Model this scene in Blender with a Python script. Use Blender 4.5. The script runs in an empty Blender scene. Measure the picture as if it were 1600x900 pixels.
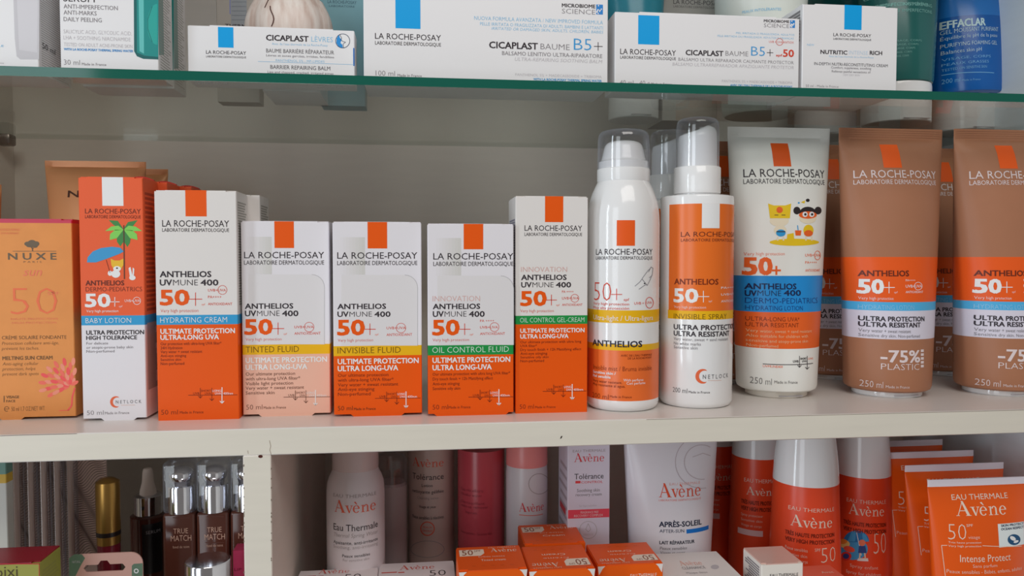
import bpy, bmesh, math, random
from mathutils import Vector
D = bpy.data; COL = bpy.context.scene.collection; SC = bpy.context.scene
random.seed(7)
# ------------------------------------------------------------------ camera, light, exposure
HC = 0.1171                      # camera height above the middle shelf (m)
F_PX, YAW, PITCH = 1208.0, math.radians(6.8), math.radians(2.2)
FW = Vector((math.sin(YAW)*math.cos(PITCH), math.cos(YAW)*math.cos(PITCH), -math.sin(PITCH)))
RT = Vector((math.cos(YAW), -math.sin(YAW), 0)); UP = RT.cross(FW)
cam = D.cameras.new('camera'); camo = D.objects.new('camera', cam); COL.objects.link(camo)
camo.location = (0, 0, HC); camo.rotation_euler = (math.pi/2 - PITCH, 0, -YAW)
cam.sensor_width = 36; cam.lens = 36*F_PX/1600; cam.clip_start = 0.01
SC.camera = camo
SC.view_settings.view_transform = 'Standard'; SC.view_settings.look = 'None'
SC.view_settings.gamma = 1; SC.view_settings.use_curve_mapping = False
SC.view_settings.exposure = -0.28
SC.cycles.transparent_max_bounces = 24
w = D.worlds.new('shop_ambient'); SC.world = w; w.use_nodes = True
w.node_tree.nodes['Background'].inputs[0].default_value = (1.0, 0.93, 0.88, 1)
w.node_tree.nodes['Background'].inputs[1].default_value = 0.22
def area(name, loc, target, sx, sy, power, color):
    l = D.lights.new(name, 'AREA'); l.shape = 'RECTANGLE'; l.size = sx; l.size_y = sy; l.energy = power; l.color = color
    o = D.objects.new(name, l); COL.objects.link(o); o.location = loc
    o.rotation_euler = (Vector(target)-Vector(loc)).to_track_quat('-Z', 'Y').to_euler(); return o
area('shop_window_daylight', (-1.9, -0.35, 0.0), (0.1, 0.62, 0.05), 0.22, 2.2, 18, (0.80, 0.91, 1.0))
area('shop_door_daylight', (-1.25, -1.15, 0.05), (0.15, 0.65, 0.02), 0.7, 1.9, 14, (0.86, 0.94, 1.0))
area('ceiling_lamp', (0.25, -0.65, 1.25), (0.14, 0.6, 0.05), 1.2, 0.7, 14, (1.0, 0.95, 0.90))

# ------------------------------------------------------------------ measuring from the photograph
def ray(px, py): return FW + RT*((px-800)/F_PX) + UP*((450-py)/F_PX)
def at(px, py, Y):
    d = ray(px, py); p = d*(Y/d.y); return Vector((p.x, p.y, p.z+HC))
def atz(px, py, z):
    d = ray(px, py); p = d*((z-HC)/d.z); return Vector((p.x, p.y, z))

# ------------------------------------------------------------------ materials
MATS = {}
def lin(c):
    c /= 255.0
    return c/12.92 if c <= 0.04045 else ((c+0.055)/1.055)**2.4
def ink(rgb, rough=0.42, metal=0.0, gain=0.74, noise=0.0):
    key = (rgb, rough, metal, gain, noise)
    if key in MATS: return MATS[key]
    m = D.materials.new('ink_%d_%d_%d' % rgb); m.use_nodes = True; nt = m.node_tree
    b = nt.nodes['Principled BSDF']
    c = tuple(min(0.9, lin(v)/gain) for v in rgb)
    b.inputs['Base Color'].default_value = (*c, 1); b.inputs['Roughness'].default_value = rough; b.inputs['Metallic'].default_value = metal
    b.inputs['Specular IOR Level'].default_value = 0.5 if rough < .36 else 0.28
    if noise:
        n = nt.nodes.new('ShaderNodeTexNoise'); n.inputs['Scale'].default_value = 90; n.inputs['Detail'].default_value = 6
        tc = nt.nodes.new('ShaderNodeTexCoord'); nt.links.new(tc.outputs['Object'], n.inputs['Vector'])
        mp = nt.nodes.new('ShaderNodeMapRange'); mp.inputs[3].default_value = 1-noise; mp.inputs[4].default_value = 1+noise
        nt.links.new(n.outputs['Fac'], mp.inputs[0])
        mx = nt.nodes.new('ShaderNodeMix'); mx.data_type = 'RGBA'; mx.blend_type = 'MULTIPLY'; mx.inputs[0].default_value = 1
        mx.inputs[6].default_value = (*c, 1); nt.links.new(mp.outputs[0], mx.inputs[7]); nt.links.new(mx.outputs[2], b.inputs['Base Color'])
    MATS[key] = m; return m
def clear_mat(name, tint, rough=0.02, f0=0.04, strength=1.0, haze=0.0):
    if name in MATS: return MATS[name]
    m = D.materials.new(name); m.use_nodes = True; nt = m.node_tree; N = nt.nodes; L = nt.links
    N.remove(N['Principled BSDF']); out = N['Material Output']
    g = N.new('ShaderNodeNewGeometry'); dt = N.new('ShaderNodeVectorMath'); dt.operation = 'DOT_PRODUCT'
    L.new(g.outputs['Normal'], dt.inputs[0]); L.new(g.outputs['Incoming'], dt.inputs[1])
    ab = N.new('ShaderNodeMath'); ab.operation = 'ABSOLUTE'; L.new(dt.outputs['Value'], ab.inputs[0])
    om = N.new('ShaderNodeMath'); om.operation = 'SUBTRACT'; om.inputs[0].default_value = 1; L.new(ab.outputs[0], om.inputs[1])
    pw = N.new('ShaderNodeMath'); pw.operation = 'POWER'; L.new(om.outputs[0], pw.inputs[0]); pw.inputs[1].default_value = 5
    ma = N.new('ShaderNodeMath'); ma.operation = 'MULTIPLY_ADD'; L.new(pw.outputs[0], ma.inputs[0])
    ma.inputs[1].default_value = (1-f0)*strength; ma.inputs[2].default_value = f0
    t = N.new('ShaderNodeBsdfTransparent'); t.inputs[0].default_value = (*tint, 1)
    gl = N.new('ShaderNodeBsdfAnisotropic'); gl.inputs['Color'].default_value = (1, 1, 1, 1); gl.inputs['Roughness'].default_value = rough
    mx = N.new('ShaderNodeMixShader'); L.new(ma.outputs[0], mx.inputs[0]); L.new(t.outputs[0], mx.inputs[1]); L.new(gl.outputs[0], mx.inputs[2])
    if haze:                                # slightly milky moulded plastic, denser where the wall is seen edge-on
        p2 = N.new('ShaderNodeMath'); p2.operation = 'POWER'; L.new(om.outputs[0], p2.inputs[0]); p2.inputs[1].default_value = 2.2
        m2 = N.new('ShaderNodeMath'); m2.operation = 'MULTIPLY_ADD'; L.new(p2.outputs[0], m2.inputs[0]); m2.inputs[1].default_value = haze; m2.inputs[2].default_value = .022
        df = N.new('ShaderNodeBsdfDiffuse'); df.inputs[0].default_value = (.50, .53, .62, 1); x2 = N.new('ShaderNodeMixShader')
        L.new(m2.outputs[0], x2.inputs[0]); L.new(t.outputs[0], x2.inputs[1]); L.new(df.outputs[0], x2.inputs[2]); L.new(x2.outputs[0], mx.inputs[1])
    L.new(mx.outputs[0], out.inputs['Surface']); MATS[name] = m; return m
CLEAR = clear_mat('clear_plastic', (0.93, 0.935, 0.95), 0.02, 0.07, 0.8, 0.5)
GLASS = clear_mat('clear_shelf_glass', (0.85, 0.88, 0.86), 0.03, 0.04, 0.6)
K = ink((44, 38, 44)); GR = ink((120, 116, 120)); LG = ink((172, 168, 172)); WH = ink((207, 204, 208)); WW = ink((214, 212, 218), 0.3)
OR = ink((222, 80, 6)); ORR = ink((216, 84, 26)); BR = ink((112, 40, 16)); CY = ink((0, 146, 208)); LB = ink((120, 176, 208))
RED = ink((196, 62, 40)); WT = ink((232, 226, 230)); CREAM = ink((206, 202, 199), 0.4)
WPL = ink((214, 214, 220), 0.1); CHROME = ink((200, 200, 205), 0.12, 1.0); GOLD = ink((164, 126, 66), 0.32, 0.85)

# ------------------------------------------------------------------ text outlines (built-in font), cached
TXT = {}
def glyphs(s, off=0.0):
    k = (s, off)
    if k in TXT: return TXT[k]
    c = D.curves.new('t', 'FONT'); c.body = s; c.resolution_u = 2; c.offset = off
    o = D.objects.new('t', c); COL.objects.link(o)
    me = D.meshes.new_from_object(o.evaluated_get(bpy.context.evaluated_depsgraph_get()))
    v = [(p.co.x, p.co.y) for p in me.vertices]; f = [tuple(p.vertices) for p in me.polygons]
    D.objects.remove(o); D.curves.remove(c); D.meshes.remove(me)
    x0 = min(p[0] for p in v); x1 = max(p[0] for p in v)
    TXT[k] = ([(p[0]-x0, p[1]) for p in v], f, x1-x0); return TXT[k]
CAP = max(p[1] for p in glyphs('H')[0])
def arc(cx, cy, rx, ry, a0, a1, th0, th1, n=14):
    out = []
    for i in range(n):
        q = []
        for j in (i, i+1):
            a = math.radians(a0+(a1-a0)*j/n); c = abs(math.cos(a)); tt = th0*c+th1*(1-c)
            q.append(((cx+rx*math.cos(a), cy+ry*math.sin(a)), (cx+(rx-tt)*math.cos(a), cy+(ry-tt)*math.sin(a))))
        out.append([q[0][0], q[1][0], q[1][1], q[0][1]])
    return out
def serif_word():                          # hand-drawn contrast serif capital A followed by v e n e, the first e with a grave
    Q = [[(.03, 0), (.08, 0), (.385, 1.0), (.34, 1.0)], [(.29, 1.05), (.42, 1.05), (.82, 0), (.63, 0)], [(.15, .34), (.58, .34), (.57, .39), (.16, .39)],
         [(-.05, 0), (.18, 0), (.16, .04), (-.03, .04)], [(.54, 0), (.9, 0), (.88, .04), (.56, .04)]]
    x = .86
    Q += [[(x+.05, .62), (x+.19, .62), (x+.36, 0), (x+.27, 0)], [(x+.29, 0), (x+.33, 0), (x+.52, .62), (x+.47, .62)],
          [(x-.02, .59), (x+.26, .59), (x+.26, .63), (x-.02, .63)], [(x+.38, .59), (x+.58, .59), (x+.58, .63), (x+.38, .63)]]
    for x, acc in ((1.42, True), (2.72, False)):
        Q += arc(x+.25, .31, .25, .33, 5, 318, .11, .035); Q.append([(x+.06, .33), (x+.49, .33), (x+.49, .37), (x+.06, .37)])
        if acc: Q.append([(x+.08, .92), (x+.2, .95), (x+.32, .72), (x+.27, .71)])
    x = 2.02
    Q += [[(x+.08, 0), (x+.18, 0), (x+.18, .63), (x+.08, .6)], [(x, 0), (x+.27, 0), (x+.27, .04), (x, .04)], [(x, .56), (x+.1, .58), (x+.1, .62), (x, .6)],
          [(x+.44, 0), (x+.54, 0), (x+.54, .42), (x+.44, .42)], [(x+.36, 0), (x+.63, 0), (x+.63, .04), (x+.36, .04)]]
    Q += arc(x+.36, .42, .18, .22, 0, 165, .10, .05, 8)
    v, f = [], []
    for q in Q:
        n = len(v); v += [(p[0]+.05, p[1]) for p in q]; f.append((n, n+1, n+2, n+3))
    return v, f, 3.27
AV = serif_word()

# ------------------------------------------------------------------ mesh collector
class MB:
    def __init__(s): s.v = []; s.f = []; s.m = []; s.sm = []; s.mats = []
    def mi(s, m):
        if m not in s.mats: s.mats.append(m)
        return s.mats.index(m)
    def add(s, vs, fs, m, smooth=False):
        n = len(s.v); s.v += [tuple(p) for p in vs]; k = s.mi(m)
        for f in fs: s.f.append(tuple(i+n for i in f)); s.m.append(k); s.sm.append(smooth)
    def box(s, x0, x1, y0, y1, z0, z1, m):
        s.add([(x0, y0, z0), (x1, y0, z0), (x1, y1, z0), (x0, y1, z0), (x0, y0, z1), (x1, y0, z1), (x1, y1, z1), (x0, y1, z1)],
              [(0, 3, 2, 1), (4, 5, 6, 7), (0, 1, 5, 4), (1, 2, 6, 5), (2, 3, 7, 6), (3, 0, 4, 7)], m)
    def bbox(s, x0, x1, y0, y1, z0, z1, m, r=0.001, seg=2):      # bevelled box
        bm = bmesh.new(); bmesh.ops.create_cube(bm, size=1)
        for v in bm.verts: v.co = Vector(((x0+x1)/2+v.co.x*(x1-x0), (y0+y1)/2+v.co.y*(y1-y0), (z0+z1)/2+v.co.z*(z1-z0)))
        bmesh.ops.bevel(bm, geom=bm.edges[:], offset=r, segments=seg, affect='EDGES', profile=0.5)
        bm.verts.ensure_lookup_table(); bm.verts.index_update()
        s.add([v.co[:] for v in bm.verts], [[v.index for v in f.verts] for f in bm.faces], m, seg > 1); bm.free()
    def rings(s, R, mats, smooth=False, bot=True, top=True):     # R: list of closed rings (same count), bottom to top
        n = len(R[0]); base = len(s.v)
        for r in R: s.v += [tuple(p) for p in r]
        for i in range(len(R)-1):
            k = s.mi(mats[i] if isinstance(mats, list) else mats)
            for j in range(n):
                a = base+i*n+j; b = base+i*n+(j+1) % n
                s.f.append((a, b, b+n, a+n)); s.m.append(k); s.sm.append(smooth)
        if bot: s.f.append(tuple(base+j for j in reversed(range(n)))); s.m.append(s.mi(mats[0] if isinstance(mats, list) else mats)); s.sm.append(False)
        if top: s.f.append(tuple(base+(len(R)-1)*n+j for j in range(n))); s.m.append(s.mi(mats[-1] if isinstance(mats, list) else mats)); s.sm.append(False)
    def loft(s, cx, cy, rows, mats, N=64, bot=True, top=True, e=2.0):         # rows (z, a, b)
        R = []
        for (z, a, b) in rows:
            r = []
            for j in range(N):
                t = 2*math.pi*j/N; c, sn = math.cos(t), math.sin(t)
                r.append((cx+a*math.copysign(abs(c)**(2/e), c), cy+b*math.copysign(abs(sn)**(2/e), sn), z))
            R.append(r)
        s.rings(R, mats, True, bot, top)
    def build(s, name, parent=None, loc=None):
        me = D.meshes.new(name); o = D.objects.new(name, me); COL.objects.link(o)
        org = Vector(loc) if loc is not None else (parent['_o'] if parent else (0, 0, 0)); org = Vector(org)
        if parent: org = Vector(parent['_o'])
        me.from_pydata([tuple(Vector(p)-org) for p in s.v], [], s.f)
        for m in s.mats: me.materials.append(m)
        me.polygons.foreach_set('material_index', s.m); me.polygons.foreach_set('use_smooth', s.sm)
        me.set_sharp_from_angle(angle=math.radians(38)); me.update()
        if parent: o.parent = parent; o['_o'] = tuple(org)
        else: o.location = org; o['_o'] = tuple(org)
        return o
def tag(o, label, cat, group=None):
    o['label'] = label; o['category'] = cat
    if group: o['group'] = group
    return o
def thing(name, label, cat, loc, group=None):
    o = D.objects.new(name, None); COL.objects.link(o); o.location = loc; o['_o'] = tuple(loc); o.empty_display_size = 0.01
    return tag(o, label, cat, group)
def dup(root, delta, label, group=None, rz=0):
    def cp(o, par):
        c = o.copy(); COL.objects.link(c)
        if par: c.parent = par
        for ch in o.children: cp(ch, c)
        return c
    r = cp(root, None); r.location = root.location+Vector(delta); r.rotation_euler.z += rz; r['label'] = label
    if group: r['group'] = group
    return r

# ------------------------------------------------------------------ printing on surfaces (ink is laid on as thin raised faces of the part's own mesh)
LAY = 0.00007
class Flat:                                   # plane facing the shop at depth Y
    curved = False
    def __init__(s, Y): s.Y = Y
    def uv(s, px, py): p = at(px, py, s.Y); return p.x, p.z
    def pt(s, u, v, l): return (u, s.Y-l*LAY, v)
class Top:                                    # horizontal plane at z
    curved = False
    def __init__(s, z): s.z = z
    def uv(s, px, py): p = atz(px, py, s.z); return p.x, p.y
    def pt(s, u, v, l): return (u, v, s.z+l*LAY)
class Side:                                   # plane X = const, seen from +X (sg=1) or -X (sg=-1)
    curved = False
    def __init__(s, X, sg): s.X = X; s.sg = sg
    def uv(s, px, py):
        d = ray(px, py); k = s.X/d.x; return s.sg*d.y*k, d.z*k+HC
    def pt(s, u, v, l): return (s.X+s.sg*l*LAY, s.sg*u, v)
class Curv:                                   # vertical loft about (cx, cy); prof(z) -> a, b
    curved = True
    def __init__(s, cx, cy, prof, rnd): s.cx, s.cy, s.prof, s.rnd = cx, cy, prof, rnd
    def uv(s, px, py):
        d = ray(px, py); z = at(px, py, s.cy).z
        for _ in range(6):
            a, b = s.prof(z)
            ox, oy, dx, dy = -s.cx/a, -s.cy/b, d.x/a, d.y/b
            A = dx*dx+dy*dy; B = ox*dx+oy*dy; C = ox*ox+oy*oy-1; q = B*B-A*C
            k = (-B-math.sqrt(max(q, 0)))/A
            z = HC+d.z*k
        x = max(-.999, min(.999, ox+dx*k))
        y = oy+dy*k
        return (math.atan2(x, -y), z) if s.rnd else (x*a, z)
    def pt(s, u, v, l):
        a, b = s.prof(v)
        t = u if s.rnd else math.asin(max(-.999, min(.999, u/a)))
        x, y = math.sin(t), math.cos(t)
        n = Vector((x/a, -y/b, 0)).normalized()*(l*LAY*1.5)
        return (s.cx+a*x+n.x, s.cy-b*y+n.y, v)
class P:
    def __init__(s, mb, surf, step=0.0025): s.mb, s.s, s.step, s.k = mb, surf, step, 0
    def _put(s, uvs, fs, m, l):
        if not s.s.curved:
            s.mb.add([s.s.pt(u, v, l) for u, v in uvs], fs, m); return
        k = (s.s.prof(uvs[0][1])[0]) if s.s.rnd else 1.0
        bm = bmesh.new(); vv = [bm.verts.new((u*k, v, 0)) for u, v in uvs]
        for f in fs:
            try: bm.faces.new([vv[i] for i in f])
            except ValueError: pass
        bmesh.ops.triangulate(bm, faces=bm.faces[:])
        for _ in range(5):
            lg = [e for e in bm.edges if e.calc_length() > s.step]
            if not lg: break
            bmesh.ops.subdivide_edges(bm, edges=lg, cuts=1); bmesh.ops.triangulate(bm, faces=[f for f in bm.faces if len(f.verts) > 3])
        bm.verts.index_update()
        s.mb.add([s.s.pt(v.co.x/k, v.co.y, l) for v in bm.verts], [[v.index for v in f.verts] for f in bm.faces], m, True); bm.free()
    def raw(s, g, x0, x1, yt, yb, m, l=2, it=0.0, u1=None, w=0.0, cap=None, line=False):
        v, f, wd = g; cap = cap or CAP
        a0, b0 = s.s.uv(x0, yb); a1, b1 = s.s.uv(x1, yb); _, bt = s.s.uv(x0, yt)
        if u1 is not None: a1 = u1
        if s.s.curved: b0 = (b0+b1)/2 if line else b0
        k = (a1-a0)/wd; h = (bt-b0)/cap
        if not w: s._put([(a0+(p[0]+it*p[1])*k, b0+p[1]*h) for p in v], f, m, l)
        else:
            kk = h
            if s.s.curved and s.s.rnd: kk = h/s.s.prof(b0)[0]
            for i, (ex, ey) in enumerate(((-w, -w*.7), (w, -w*.7), (-w, w*.7), (w, w*.7))):
                s._put([(a0+p[0]*k+ex*cap*abs(kk), b0+p[1]*h+ey*cap*h) for p in v], f, m, l+i*.05)
    def t(s, txt, x0, x1, yt, yb, m=None, w=0, l=2, it=0, u1=None):       # w: 1 bold, 0 regular, -1 light
        s.raw(glyphs(txt, -0.022 if w < -1 else -0.011 if w < 0 else 0.0), x0, x1, yt, yb, m or K, l, it, u1, {1: .035, 2: .055}.get(w, 0))
    def av(s, x0, x1, yt, yb, m, l=2): s.raw(AV, x0, x1, yt, yb, m, l, cap=1.0)
    def poly(s, pts, m, l=1): s._put([s.s.uv(*p) for p in pts], [tuple(range(len(pts)))], m, l)
    def rect(s, x0, y0, x1, y1, m, l=1):
        if s.s.curved:
            a0, b0 = s.s.uv(x0, y1); a1, _ = s.s.uv(x1, y1); _, b1 = s.s.uv((x0+x1)/2, y0); _, b0 = s.s.uv((x0+x1)/2, y1)
            s.uvrect(a0, a1, b0, b1, m, l)
        else:
            a0, b0 = s.s.uv(x0, y1); a1, _ = s.s.uv(x1, y1); _, b1 = s.s.uv(x0, y0)
            s._put([(a0, b0), (a1, b0), (a1, b1), (a0, b1)], [(0, 1, 2, 3)], m, l)
    def uvrect(s, a0, a1, b0, b1, m, l=1, nu=16, nv=8):
        vs = [s.s.pt(a0+(a1-a0)*i/nu, b0+(b1-b0)*j/nv, l) for j in range(nv+1) for i in range(nu+1)]
        fs = [(j*(nu+1)+i, j*(nu+1)+i+1, (j+1)*(nu+1)+i+1, (j+1)*(nu+1)+i) for j in range(nv) for i in range(nu)]
        s.mb.add(vs, fs, m, True)
    def line(s, x0, y0, x1, y1, wd, m, l=2):
        n = math.hypot(x1-x0, y1-y0); nx, ny = -(y1-y0)/n*wd/2, (x1-x0)/n*wd/2
        s.poly([(x0+nx, y0+ny), (x1+nx, y1+ny), (x1-nx, y1-ny), (x0-nx, y0-ny)], m, l)
    def path(s, pts, wd, m, l=2):
        for a, b in zip(pts, pts[1:]): s.line(*a, *b, wd, m, l)
    def ell(s, cx, cy, rx, ry, m, rot=0, l=1, n=20, a0=0, a1=360):
        c, sn = math.cos(math.radians(rot)), math.sin(math.radians(rot)); pts = []
        for i in range(n if a1-a0 == 360 else n+1):
            t = math.radians(a0+(a1-a0)*i/n); x, y = rx*math.cos(t), ry*math.sin(t); pts.append((cx+x*c-y*sn, cy+x*sn+y*c))
        s.k += 1; s.poly(pts, m, l+.02*(s.k % 12))
    def ring(s, cx, cy, r, wd, m, l=2, a0=0, a1=360, n=22, ry=None):
        ry = ry or r; pts = []
        for i in range(n+1):
            t = math.radians(a0+(a1-a0)*i/n); pts.append((cx+r*math.cos(t), cy+ry*math.sin(t)))
        s.path(pts, wd, m, l)
    # ---- recurring blocks of the packaging
    def lrp(s, x0, x1, yt, yb, yt2, yb2, m=None, u1=None):
        s.t('LA ROCHE-POSAY', x0, x1, yt, yb, m or K, 0, u1=u1); s.t('LABORATOIRE DERMATOLOGIQUE', x0, x1, yt2, yb2, m or K, 0, u1=u1)
    def uvm(s, x0, x1, yt, yb, m=None):
        d = x1-x0; m = m or K
        s.t('UV', x0, x0+.205*d, yt, yb, m, 1); s.t('MUNE', x0+.225*d, x0+.65*d, yt, yb, m, -1); s.t('400', x0+.70*d, x1, yt, yb, m, 1)
    def fifty(s, x0, xm, x1, yt, yb, m, mp=None, w=2):
        s.t('50', x0, xm, yt+.6, yb-.6, m, w); h = yb-yt; cy = yt+h*.6; cx = (xm+x1)/2; r = (x1-xm)/2
        s.line(xm, cy, x1, cy, 1.1, mp or m); s.line(cx, cy-r, cx, cy+r, 1.1, mp or m)
        s.t('spf', x1-1, x1+4.5, yb-3, yb, m, -1)
    def uvb(s, x0, x1, yt, yb, m, c=None, r=7):
        s.t('UVB+UVA', x0, x1, yt, yb, m, 0)
        if c: s.ring(c[0], c[1], r, .7, m)
    def chart(s, x0, x1, y, ar, m, mw, mono=False):
        s.line(x0, y, x1, y-.6, .8, m)
        for i, (ax, a, b) in enumerate(ar):
            c = mw if i == 2 else m; wd = 1.3 if i == 2 else .8
            s.line(ax, a, ax, b, wd, c, 3); s.path([(ax-3.2, b-3.5), (ax, b), (ax+3.2, b-3.5)], wd, c, 3)
        a, b, c = ar
        s.t('UVB', a[0]-11, a[0]-1.5, y-4.5, y-1, m, 0); s.t('SHORT', a[0]+1.2, b[0]-1.5, y-8.5, y-5.2, m, 0); s.t('UVA', a[0]+7, b[0]-1.5, y-4.3, y-1, m, 0)
        s.t('LONG', b[0]+1.2, c[0]-1.5, y-8.5, y-5.2, mw, 0); s.t('UVA', b[0]+5, c[0]-1.5, y-4.3, y-1, mw, 0); s.t('400nm', c[0]+2, c[0]+17, y-4.5, y-1, mw, 0)
    def ml(s, txt, x0, x1, yt, yb, m, x2, x3, y2, y3, m2=None):
        s.t(txt, x0, x1, yt, yb, m, -1); s.t('Made in France', x2, x3, y2, y3, m2 or m, 0)
    def lines(s, L, m, w=0, it=0):
        for (tx, a, b, c, d) in L: s.t(tx, a, b, c, d, m, w, it=it)
    def crescent(s, cx, cy, r, m):
        pts = [(cx+r*math.cos(math.radians(a)), cy+r*math.sin(math.radians(a))) for a in range(70, 301, 15)]
        inn = [(cx+r*.28+r*.78*math.cos(math.radians(a)), cy+r*.78*math.sin(math.radians(a))) for a in range(70, 301, 15)]
        for i in range(len(pts)-1): s.poly([pts[i], pts[i+1], inn[i+1], inn[i]], m)
    def netlock(s, cx, cy, r, x0, x1, yt, yb, u1=None):
        s.crescent(cx, cy, r, ink((205, 96, 60))); s.t('N E T L O C K', x0, x1, yt, yb, ink((92, 92, 96)), 0, u1=u1)
        if u1 is None: s.line(x0+8, yb+2.5, x1-10, yb+2.3, .7, ink((200, 170, 160)))

# ------------------------------------------------------------------ the cabinet
YF, YB, XL, XR = 0.545, 0.845, -0.409, 0.566
ZG0, ZG1, ZSB, ZLO, ZTOP = 0.2384, 0.2448, -0.0187, -0.222, 0.465
def board_mat(name, rgb, rough, streak=0.04):
    m = D.materials.new(name); m.use_nodes = True; nt = m.node_tree; b = nt.nodes['Principled BSDF']; b.inputs['Roughness'].default_value = rough
    tc = nt.nodes.new('ShaderNodeTexCoord'); mp = nt.nodes.new('ShaderNodeMapping'); mp.inputs['Scale'].default_value = (6, 6, 60)
    n = nt.nodes.new('ShaderNodeTexNoise'); n.inputs['Scale'].default_value = 3; n.inputs['Detail'].default_value = 8
    nt.links.new(tc.outputs['Object'], mp.inputs[0]); nt.links.new(mp.outputs[0], n.inputs['Vector'])
    r = nt.nodes.new('ShaderNodeMapRange'); r.inputs[3].default_value = 1-streak; r.inputs[4].default_value = 1+streak; nt.links.new(n.outputs['Fac'], r.inputs[0])
    mx = nt.nodes.new('ShaderNodeMix'); mx.data_type = 'RGBA'; mx.blend_type = 'MULTIPLY'; mx.inputs[0].default_value = 1
    mx.inputs[6].default_value = (*[min(.9, lin(c)/.74) for c in rgb], 1); nt.links.new(r.outputs[0], mx.inputs[7]); nt.links.new(mx.outputs[2], b.inputs['Base Color'])
    return m
BOARD = board_mat('white_melamine', (200, 195, 190), 0.3); EDGE = board_mat('cream_edge_band', (203, 197, 184), 0.45, .05); WALL = board_mat('white_panel', (208, 201, 192), 0.45)
cab = thing('display_cabinet', 'white melamine pharmacy display cabinet with fixed shelf and one divider', 'cabinet', (0, 0.7, ZLO-.019))
def board(name, x0, x1, y0, y1, z0, z1, m, edge=True):
    b = MB(); b.bbox(x0, x1, y0, y1, z0, z1, m, .0006, 1)
    if edge:
        n = len(b.f)                       # the front edge band has its own colour
        for i, f in enumerate(b.f):
            if all(abs(b.v[k][1]-y0) < 1e-6 for k in f): b.m[i] = b.mi(EDGE)
    return b
b = board('shelf', XL, XR, YF, YB, ZSB, 0, BOARD)
pr = P(b, Flat(YF)); DK = ink((40, 26, 22), .8)
pr.poly([(875, 686), (876.5, 681.5), (879, 681), (877.5, 684.5)], DK); pr.path([(421, 688), (423, 697), (421.5, 703), (423.5, 710)], .8, ink((150, 138, 124)))
pr.path([(387, 704), (388, 709)], .7, ink((150, 138, 124))); pr.path([(0, 681), (20, 680.2), (120, 677.6)], .9, ink((120, 100, 90)))
pr.line(1010, 655.6, 1600, 640.6, .8, ink((150, 138, 124)))
b.build('shelf_board', cab)
board('left', XL-.019, XL, YF, YB, ZLO-.019, ZTOP, WALL).build('side_panel', cab)
board('right', XR, XR+.019, YF, YB, ZLO-.019, ZTOP, board_mat('daylit_white_panel', (204, 210, 220), 0.35)).build('side_panel', cab)  # cool daylight from the left is put into this panel's colour
b = MB(); b.box(XL-.019, XR+.019, YB, YB+.006, ZLO-.019, ZTOP, WALL); b.build('back_panel', cab)
board('bottom', XL, XR, YF-.004, YB, ZLO-.019, ZLO, BOARD).build('bottom_board', cab)
board('top', XL, XR, YF, YB, ZTOP-.019, ZTOP, BOARD).build('top_board', cab)  # unseen top, set low so it shades the back wall
dx0, dx1 = at(380.5, 800, YF).x, at(424.5, 800, YF).x
b = board('div', dx0, dx1, YF, YB, ZLO, ZSB, WALL); pr = P(b, Flat(YF)); pr.ell(407, 713.2, 3.6, 2.4, ink((70, 30, 22), .7))
for i in range(26):                        # chipped edges of the divider
    y = random.uniform(718, 898); x = random.choice((381, 424)); pr.ell(x, y, .9, random.uniform(.8, 2.2), ink((110, 96, 84), .8), n=7)
b.build('divider', cab)
for (x, y, sg) in ((XL, YB-.03, 1), (XR, YB-.03, -1)):
    b = MB(); b.bbox(min(x, x+sg*.014), max(x, x+sg*.014), y-.007, y+.007, ZG0-.011, ZG0, ink((120, 110, 104), .25, .9), .002); b.build('shelf_pin', cab)
# glass shelf: clear faces, green polished front edge
b = MB(); b.box(XL+.001, XR-.001, .555, YB-.002, ZG0, ZG1, GLASS); b.m[2] = b.mi(ink((14, 84, 70), .08)); gs = b.build('glass_shelf', None, (0, .555, ZG0))
tag(gs, 'clear glass shelf with green polished front edge across the cabinet', 'shelf')

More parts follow.
